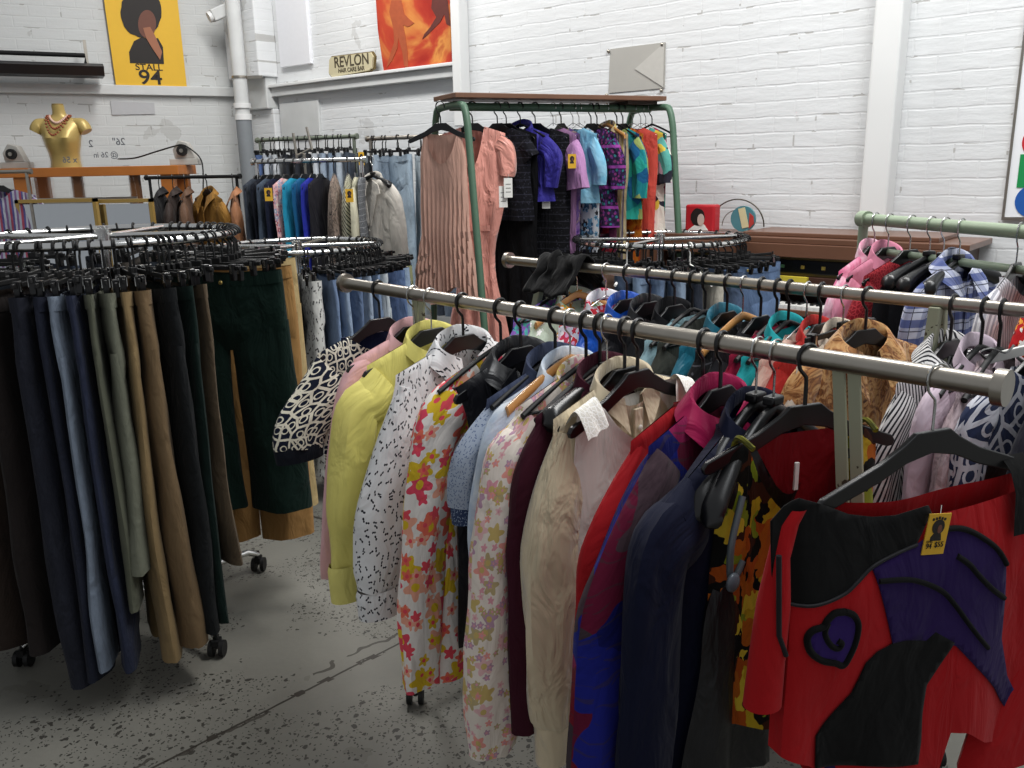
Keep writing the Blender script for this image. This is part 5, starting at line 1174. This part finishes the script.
# bent metal prongs
pr = aty(318, 165, 6.2); bp_ = thing('prong_stand', 'pair of bent grey metal prongs standing up behind the chrome back rack', 'rack part', (pr.x, pr.y, 0))
Lp = bp_.location
for a_, b_ in (((293, 133), (297, 158)), ((306.5, 127), (312, 150)), ((297, 156), (312, 148))):
    MB().tube([aty(*a_, pr.y)-Lp, aty(*b_, pr.y)-Lp], .009, 8).build('prong', M_steel, bp_)
q = aty(304, 154, pr.y)-Lp; MB().tube([q, V(q.x, q.y, .0)], .012, 8).build('post', M_steel, bp_)
# leather rack
DA_ = aty(146, 178, 6.3); DB = aty(240, 176, 6.0); DA_.z = DB.z = (DA_.z+DB.z)/2
simple_rack('thin black rack of leather and corduroy jackets beside the workbench', DA_, DB, .012, M_blackm)
dD = (DB-DA_).normalized(); rD = math.atan2(-dD.x, dD.y)
jk = [(158, '#1b1a1c', 'black leather jacket at the left end', 30, .45), (172, '#2e2420', 'dark brown leather jacket', 30, .4), (184, '#5a4232', 'mid brown suede jacket', 35, .4), (206, '#8c6428', 'golden camel corduroy jacket with open collar, facing the camera', 66, .85), (232, '#9a6a4a', 'tan pink suede jacket at the right end', 40, .8)]
for px, c_, lb, ro, sp in jk:
    P = rackpoint(DA_, DB, px); rz = rD+math.radians(ro); hanger('resin', P, rz, 'black hanger holding the '+lb.split(',')[0], None, .0165)
    top_garment('jacket', lb+', on the thin black rack', 'jacket', P, rz, fabric('cord' if px == 206 else 'plain', c_, rough=.6), body=dict(zb=-.75, D=.045, res=(30, 16), nf=.1), sleeves=outer([(-.25, -.16), (-.29, -.3), (-.3, -.5), (-.3, -.68)], .065, .055, .04), collar=dict(rx=.09, h=.06, tip=.08, w=.05), placket=(-.2, -.72))
# ================================================================ WORKBENCH, BUST, MIRRORS
ZB = aty(40, 168, 6.9).z; M_or = simple('orange_varnished_wood', '#b06a2c', .45, var=.18, nscale=5)
a = aty(-8, 167, 6.9); b = aty(181, 164, 6.9); b.z = a.z = ZB
wbn = thing('workbench', 'tall orange wooden frame bench against the left wall', 'bench', ((a.x+b.x)/2, 7.0, 0)); Lw = wbn.location
hx_ = (b.x-a.x)/2
MB().box((-hx_, -.18, ZB-.07), (hx_, .22, ZB)).build('bench_top', M_or, wbn, smooth=False, bevel=.004)
for x0 in (-hx_+.23, hx_-.10):
    for y0 in (-.16, .14): MB().box((x0-.05, y0, 0), (x0+.05, y0+.07, ZB-.07)).build('leg', M_or, wbn, smooth=False, bevel=.004)
MB().box((-hx_+.2, -.12, .5), (hx_-.1, -.08, .58)).build('stretcher', M_or, wbn, smooth=False)
for x0 in (-.10, .35): MB().box((x0-.035, -.1, ZB-.45), (x0+.035, -.05, ZB-.07)).build('upright', simple('brown_wood', '#7a4f2c', .5), wbn, smooth=False)
# bust
bc = aty(66, 163, 6.95); bu = thing('mannequin_bust', 'gold armless mannequin bust wearing necklaces on the wooden bench', 'mannequin', (bc.x, bc.y, ZB), math.radians(8))
M_gold = simple('gold_plastic', '#b0995c', .38, .25, var=.08, nscale=9)
rows = []
sec = [(0, .130, .085, 0), (.05, .122, .083, 0), (.11, .128, .088, -.003), (.17, .145, .098, -.008), (.22, .158, .108, -.012), (.27, .170, .100, -.008), (.31, .185, .086, 0), (.345, .170, .068, .005), (.365, .12, .055, .008), (.38, .075, .05, .008), (.40, .056, .048, .006), (.43, .05, .046, .0), (.462, .05, .046, -.004)]
for z, w_, d_, yo in sec:
    row = []
    for i in range(36):
        a = 2*PI*i/36; x = w_*math.cos(a); y = d_*math.sin(a)+yo
        if math.sin(a) < 0:
            for s in (-1, 1): y -= .050*math.exp(-((x-s*.075)**2)/.0022-((z-.20)**2)/.0022)
        row.append((x, y, z))
    rows.append(row)
MB().loft(rows, True, True, True).build('torso', M_gold, bu)
for s in (-1, 1):
    MB().tube(smooth_path([(s*.12, .0, .325), (s*.165, -.0, .318), (s*.195, -.005, .295), (s*.212, -.01, .265)], 4), [.045, .046, .047, .05, .053, .056, .056, .056, .055, .054, .052, .050, .048], 18).build('shoulder', M_gold, bu)
MB().tube([(0, -.004, .462), (0, -.004, .474)], .046, 20).build('neck_cap', simple('dull_gold', '#8a7442', .5), bu)
nk = thing('bead_necklace', 'chunky copper and pearl bead necklaces around the gold bust', 'necklace', (bc.x, bc.y, ZB), math.radians(8))
M_cop = simple('copper_beads', '#8a4a30', .35, .3); M_prl = simple('pink_beads', '#c9a898', .35)
for si, (rx, dz, m_, rb) in enumerate(((.072, .055, M_prl, .011), (.085, .10, M_cop, .010), (.098, .15, M_cop, .009))):
    bb_ = MB()
    for i in range(34):
        a = 2*PI*i/34; y = -.015-(.075 if si else .05)*(.5-.5*math.sin(a)) + .055
        yy = .055*math.sin(a)-(.035*si+.015)*max(0, -math.sin(a)); z = .385-dz*max(0, -math.sin(a))**1.4
        bb_.ell((rx*math.cos(a)*(1-.25*max(0, -math.sin(a))**2), yy-.012-.02*si*max(0, -math.sin(a)), z), (rb, rb, rb), 8, 6)
    bb_.build('bead_strand', m_, nk)
bu.scale = nk.scale = (.88, 1, 1)
# perspex sheet with reversed handwriting
t = NT('clear_perspex', .05, spec=.5); t.b.inputs['Transmission Weight'].default_value = 1; t.b.inputs['IOR'].default_value = 1.05; t.col((.93, .95, .96, 1)); t.b.inputs['Alpha'].default_value = .22; M_px = t.m
a = aty(33, 202, 6.5); b = aty(137, 196, 6.5); z1_ = aty(130, 134, 6.5).z
pxs = thing('perspex_sheet', 'clear perspex sheet with reversed handwriting standing in front of the bench', 'sheet', ((a.x+b.x)/2, 6.5, 0)); hx2 = (b.x-a.x)/2
MB().prism([(-hx2, a.z), (hx2, b.z), (hx2-.04, z1_), (-hx2+.04, z1_)], (0, .006), lambda u, o, v: (u, o, v)).build('sheet', M_px, pxs, smooth=False)
MB().box((-hx2, -.01, a.z-.02), (hx2, .016, a.z+.025)).build('bottom_channel', M_steel, pxs, smooth=False)
for x0 in (-hx2+.05, hx2-.05): MB().box((x0-.01, 0, 0), (x0+.01, .014, a.z)).build('stand', M_steel, pxs, smooth=False)
M_ink = simple('pen_ink', '#6f7276', .6)
for s_, x, y, sz in (('26"', 119, 142, .07), ('2', 91, 144, .07), ('@ 26 in', 106, 155, .055), ('x 56', 70, 160, .06)):
    q = aty(x, y, 6.5)-pxs.location; text(s_, sz, M_ink, pxs, Matrix.Translation((q.x, -.004, q.z)) @ Matrix.Rotation(PI/2, 4, 'X') @ Matrix.Diagonal((-1, 1, 1, 1)), 'handwriting', .0005)
# framed mirrors
M_mir = simple('mirror_glass', '#c9cdd0', .06, 1, var=.02); M_gilt = simple('gilt_frame', '#a88a4c', .45, .3)
for (x0, x1, Y, lb) in ((16, 96, 5.6, 'gilt framed mirror lying behind the nearest round rack, left of two'), (94, 152, 5.65, 'gilt framed mirror behind the nearest round rack, right of two')):
    a = aty(x0, 202, Y); b = aty(x1, 196, Y); mt_ = thing('framed_mirror', lb, 'mirror', ((a.x+b.x)/2, Y, 0)); hw_ = (b.x-a.x)/2; zt = (a.z+b.z)/2
    MB().box((-hw_+.03, 0, .5), (hw_-.03, .01, zt-.03)).build('glass', M_mir, mt_, smooth=False)
    MB().box((-hw_, -.015, zt-.022), (hw_, .02, zt)).box((-hw_, -.015, .45), (-hw_+.022, .02, zt)).box((hw_-.022, -.015, .45), (hw_, .02, zt)).box((-hw_, -.015, .45), (hw_, .02, .5)).build('frame', M_gilt, mt_, smooth=False)
    MB().box((-hw_, .02, 0), (-hw_+.05, .06, .5)).box((hw_-.05, .02, 0), (hw_, .06, .5)).build('support', simple('dark_wood', '#3a2c24', .6), mt_, smooth=False)
# sewing-motor style wheel units with cable on the wall
for x, y, lb in ((186, 156, 'small grey motor unit with cable on the right end of the bench'), (17, 157, 'small grey motor unit on the left part of the bench')):
    p = aty(x, y+8, 7.05); mu = thing('motor_unit', lb, 'motor', (p.x, p.y, ZB))
    MB().box((-.11, -.05, 0), (.11, .05, .05)).prism([(-.07, .05), (.09, .05), (.04, .17), (-.03, .19), (-.08, .12)], (-.04, .04), lambda u, o, v: (u, o, v)).build('housing', M_gsheet, mu, smooth=False, bevel=.006)
    MB().tube([(0, -.045, .11), (0, -.07, .11)], .04, 18).build('pulley', M_rubber, mu)
    MB().tube([(0, -.07, .11), (0, -.078, .11)], .015, 12).build('spindle', M_steel, mu)
P_ = [aty(*q, 7.0) for q in ((118, 159), (135, 158), (155, 152), (175, 146), (183, 145), (192, 150), (200, 158), (203, 170), (203, 200))]
tagp(MB().tube(smooth_path(P_), .006, 6).build('power_cable', M_blackm), 'thin black cable looping over the bench to the wall', 'cable')
# striped garment at far left
P = aty(-4, 172, 5.6); top_garment('striped_cardigan', 'purple, grey and red striped knitted cardigan at the far left edge', 'cardigan', P, .2, fabric('stripe', '#6b5478', '#8f93a0', '#8a4050', '#4c4a78', '#9ea0ac', sc=14), body=dict(zb=-.8, D=.05, res=(30, 16)), sleeves=outer([(-.25, -.16), (-.29, -.3), (-.3, -.6)], .06, .05, .04))
E1 = P-V(.45, 0, 0); E2 = P+V(.22, 0, 0)
simple_rack('short steel rack at the far left edge holding the striped cardigan', E1, E2, .012, M_steel); hanger('resin', P, .2, 'black hanger holding the striped cardigan', None, .0165)
# ================================================================ ORGAN
so1 = onR(1000, 240, .05)[0]; zO = 1.25
def fs(px, o=.55, y=240): return onR(px, y, o)[0]
s_r = fs(970, .46, 246)+.03; s_l = s_r+1.62
og = thing('electric_organ', 'brown wooden electric organ against the right-hand wall', 'organ', RW((s_r+s_l)/2, .3, 0))
M_ow = simple('organ_walnut', '#684736', .4, var=.16, nscale=5, coat=.2); M_ow2 = simple('organ_dark_wood', '#42281e', .45, var=.15)
def ob(name, s0, s1, o0, o1, z0, z1, mat, bv=.004): return relp(MB().box((s0, o0, z0), (s1, o1, z1), RW), og).build(name, mat, og, smooth=False, bevel=bv)
ob('cabinet', s_r+.02, s_l-.02, .03, .50, .0, .80, M_ow2)
ob('upper_cabinet', s_r+.02, s_l-.02, .03, .30, .80, zO-.03, M_ow2)
ob('top_board', s_r-.03, s_l+.03, .01, .46, zO-.03, zO, M_ow)
ob('raised_lid', s_r+.12, s_l-.5, .03, .40, zO, zO+.022, M_ow)
ob('front_lip', s_r-.02, s_l+.02, .44, .47, zO-.10, zO-.03, M_ow)
ob('side_cheek', s_r-.02, s_r+.03, .3, .62, .72, zO-.08, M_ow); ob('side_cheek', s_l-.03, s_l+.02, .3, .62, .72, zO-.08, M_ow)
ob('control_panel', s_r+.1, s_l-.1, .40, .43, zO-.185, zO-.115, simple('black_panel', '#101011', .3)); ob('panel_trim', s_r+.08, s_l-.08, .395, .425, zO-.20, zO-.10, simple('brass_trim', '#6f6038', .4, .5))
for k in range(9): ob('indicator_light', s_r+.2+.11*k, s_r+.22+.11*k, .43, .436, zO-.16, zO-.142, simple('amber_lens', '#b09a4a', .3) if k % 3 else simple('green_lens', '#4f7a5a', .3), .001)
ob('stop_rail', s_r+.05, s_l-.05, .38, .44, zO-.30, zO-.20, M_ow2)
for k in range(16): ob('stop_tab', s_r+.16+.08*k, s_r+.20+.08*k, .44, .462, zO-.275, zO-.245, simple('grey_tab', '#8a8680', .4) if k % 4 else M_white, .002)
for lv, z_ in ((0, zO-.34), (1, zO-.44)):
    o0 = .42+.1*lv; ob('key_bed', s_r+.05, s_l-.05, o0-.08, o0+.13, z_-.05, z_-.02, M_ow)
    kb = MB(); kk = MB()
    n = 40
    for k in range(n):
        s0 = s_r+.15+(s_l-s_r-.3)*k/n; s1 = s_r+.15+(s_l-s_r-.3)*(k+.93)/n; kb.box((s0, o0, z_-.02), (s1, o0+.12, z_), RW)
        if k % 7 not in (2, 6): kk.box((s1-.008, o0, z_), (s1+.010, o0+.075, z_+.010), RW)
    relp(kb, og).build('white_keys', M_white, og, smooth=False); relp(kk, og).build('black_keys', M_black, og, smooth=False)
ob('music_paper', fs(805, .5, 265)-.0, fs(805, .5, 265)+.2, .44, .465, zO-.23, zO-.20, simple('yellow_paper', '#c9b63c', .6), 0)
# red record case
s_a = fs(718, .25, 222); s_b = fs(689, .25, 222)
rc = thing('record_case', 'red case printed with a black-haired woman, standing on the organ', 'case', RW((s_a+s_b)/2, .25, zO))
relp(MB().box((s_a, .22, zO), (s_b, .30, zO+.155), RW), rc).build('case', simple('red_vinyl', '#b5202a', .4), rc, smooth=False, bevel=.012)
cx = (s_a+s_b)/2; 
relp(MB().prism(circ(cx+.01, zO+.085, .045, .05, 20, .04), (.30, .303), RW), rc).build('printed_hair', M_dk, rc, smooth=False)
relp(MB().prism(circ(cx-.012, zO+.07, .022, .034, 16), (.303, .305), RW), rc).build('printed_face', simple('pale_print', '#c9b4a8', .5), rc, smooth=False)
relp(MB().prism([(cx-.06, zO+.01), (cx+.07, zO+.01), (cx+.02, zO+.045), (cx-.03, zO+.045)], (.3, .302), RW), rc).build('printed_shoulders', M_white, rc, smooth=False)
# round glass dome dish
gx = fs(733, .22, 230); gr = .165
dm = thing('round_glass_panel', 'round clear disc with thin dark rim standing on the organ behind the red case', 'glass disc', RW(gx, .18, zO))
t = NT('clear_glass', .03); t.b.inputs['Transmission Weight'].default_value = 1; t.b.inputs['IOR'].default_value = 1.1; t.b.inputs['Alpha'].default_value = .25; M_gl = t.m
relp(MB().prism([(gx+gr*math.cos(PI*i/40), zO+.03+gr*.92*math.sin(PI*i/40)) for i in range(41)]+[(gx-gr, zO), (gx+gr, zO)], (.17, .176), RW), dm).build('pane', M_gl, dm, smooth=False)
relp(MB().tube([RW(gx+gr*math.cos(PI*i/40), .173, zO+.03+gr*.92*math.sin(PI*i/40)) for i in range(41)], .004, 6), dm).build('rim', simple('bronze_rim', '#4a4238', .4, .5), dm)
relp(MB().tube([RW(gx+gr*.55*math.cos(PI*i/30), .178, zO+.03+gr*.55*math.sin(PI*i/30)) for i in range(31)], .0025, 6), dm).build('inner_ring', simple('bronze_rim2', '#6a6258', .4, .5), dm)
ds = thing('painted_plate', 'small teal, cream and red painted plate leaning on the clear disc', 'plate', RW(gx-.05, .2, zO))
relp(MB().prism(circ(gx-.05, zO+.075, .075, .072, 28), (.19, .205), RW), ds).build('plate', simple('teal_glaze', '#4c7f88', .3), ds, smooth=False)
relp(MB().prism([(gx-.05, zO+.02), (gx-.09, zO+.03), (gx-.06, zO+.14), (gx-.02, zO+.13)], (.205, .208), RW), ds).build('cream_band', simple('cream_glaze', '#cfc49a', .3), ds, smooth=False)
relp(MB().prism([(gx-.09, zO+.02), (gx-.12, zO+.05), (gx-.115, zO+.09), (gx-.09, zO+.11)], (.205, .208), RW), ds).build('red_band', simple('red_glaze', '#b03a34', .3), ds, smooth=False)
# white arm at the right edge
a = atz(985, 360, 1.22); 
wa_ = thing('folding_arm', 'white flat metal folding arm with wire clip at the right edge', 'bracket', (a.x, a.y, 1.22)); b = aty(1045, 345, a.y+.02)
flatbar(V(0, 0, 0), b-a, .022, .008, V(0, 0, 1)).build('arm', M_white, wa_, smooth=False, bevel=.002)
MB().tube(smooth_path([(0, -.01, 0), (-.02, -.015, .02), (0, -.02, .03), (.03, -.02, .02), (.05, -.015, .035)]), .0025, 6).build('wire_clip', M_wire, wa_)
# ================================================================ LIGHT
w = bpy.data.worlds.new('world'); SC.world = w; w.use_nodes = True
w.node_tree.nodes['Background'].inputs[0].default_value = (.93, .96, 1, 1); w.node_tree.nodes['Background'].inputs[1].default_value = .38
def area(name, loc, sx, sy, power, rot=(0, 0, 0), col=(1, .98, .95)):
    l = bpy.data.lights.new(name, 'AREA'); l.shape = 'RECTANGLE'; l.size = sx; l.size_y = sy; l.energy = power; l.color = col
    o = bpy.data.objects.new(name, l); COL.objects.link(o); o.location = loc; o.rotation_euler = rot; return o
area('ceiling_light', (1.2, 3.2, 4.4), .4, 2.4, 110, (0, 0, math.radians(40)))
area('ceiling_light', (-1.5, 5.8, 4.4), .4, 2.4, 110, (0, 0, math.radians(40)))
area('skylight', (2.2, 1.5, 5.5), 2.5, 2.5, 130, (math.radians(15), math.radians(10), 0), (.95, .98, 1))
SC.view_settings.view_transform = 'Standard'; SC.view_settings.look = 'None'; SC.view_settings.gamma = 1; SC.view_settings.use_curve_mapping = False
SC.view_settings.exposure = 0.0
for o in list(bpy.data.objects):
    if o.type == 'LIGHT': o['kind'] = 'structure'
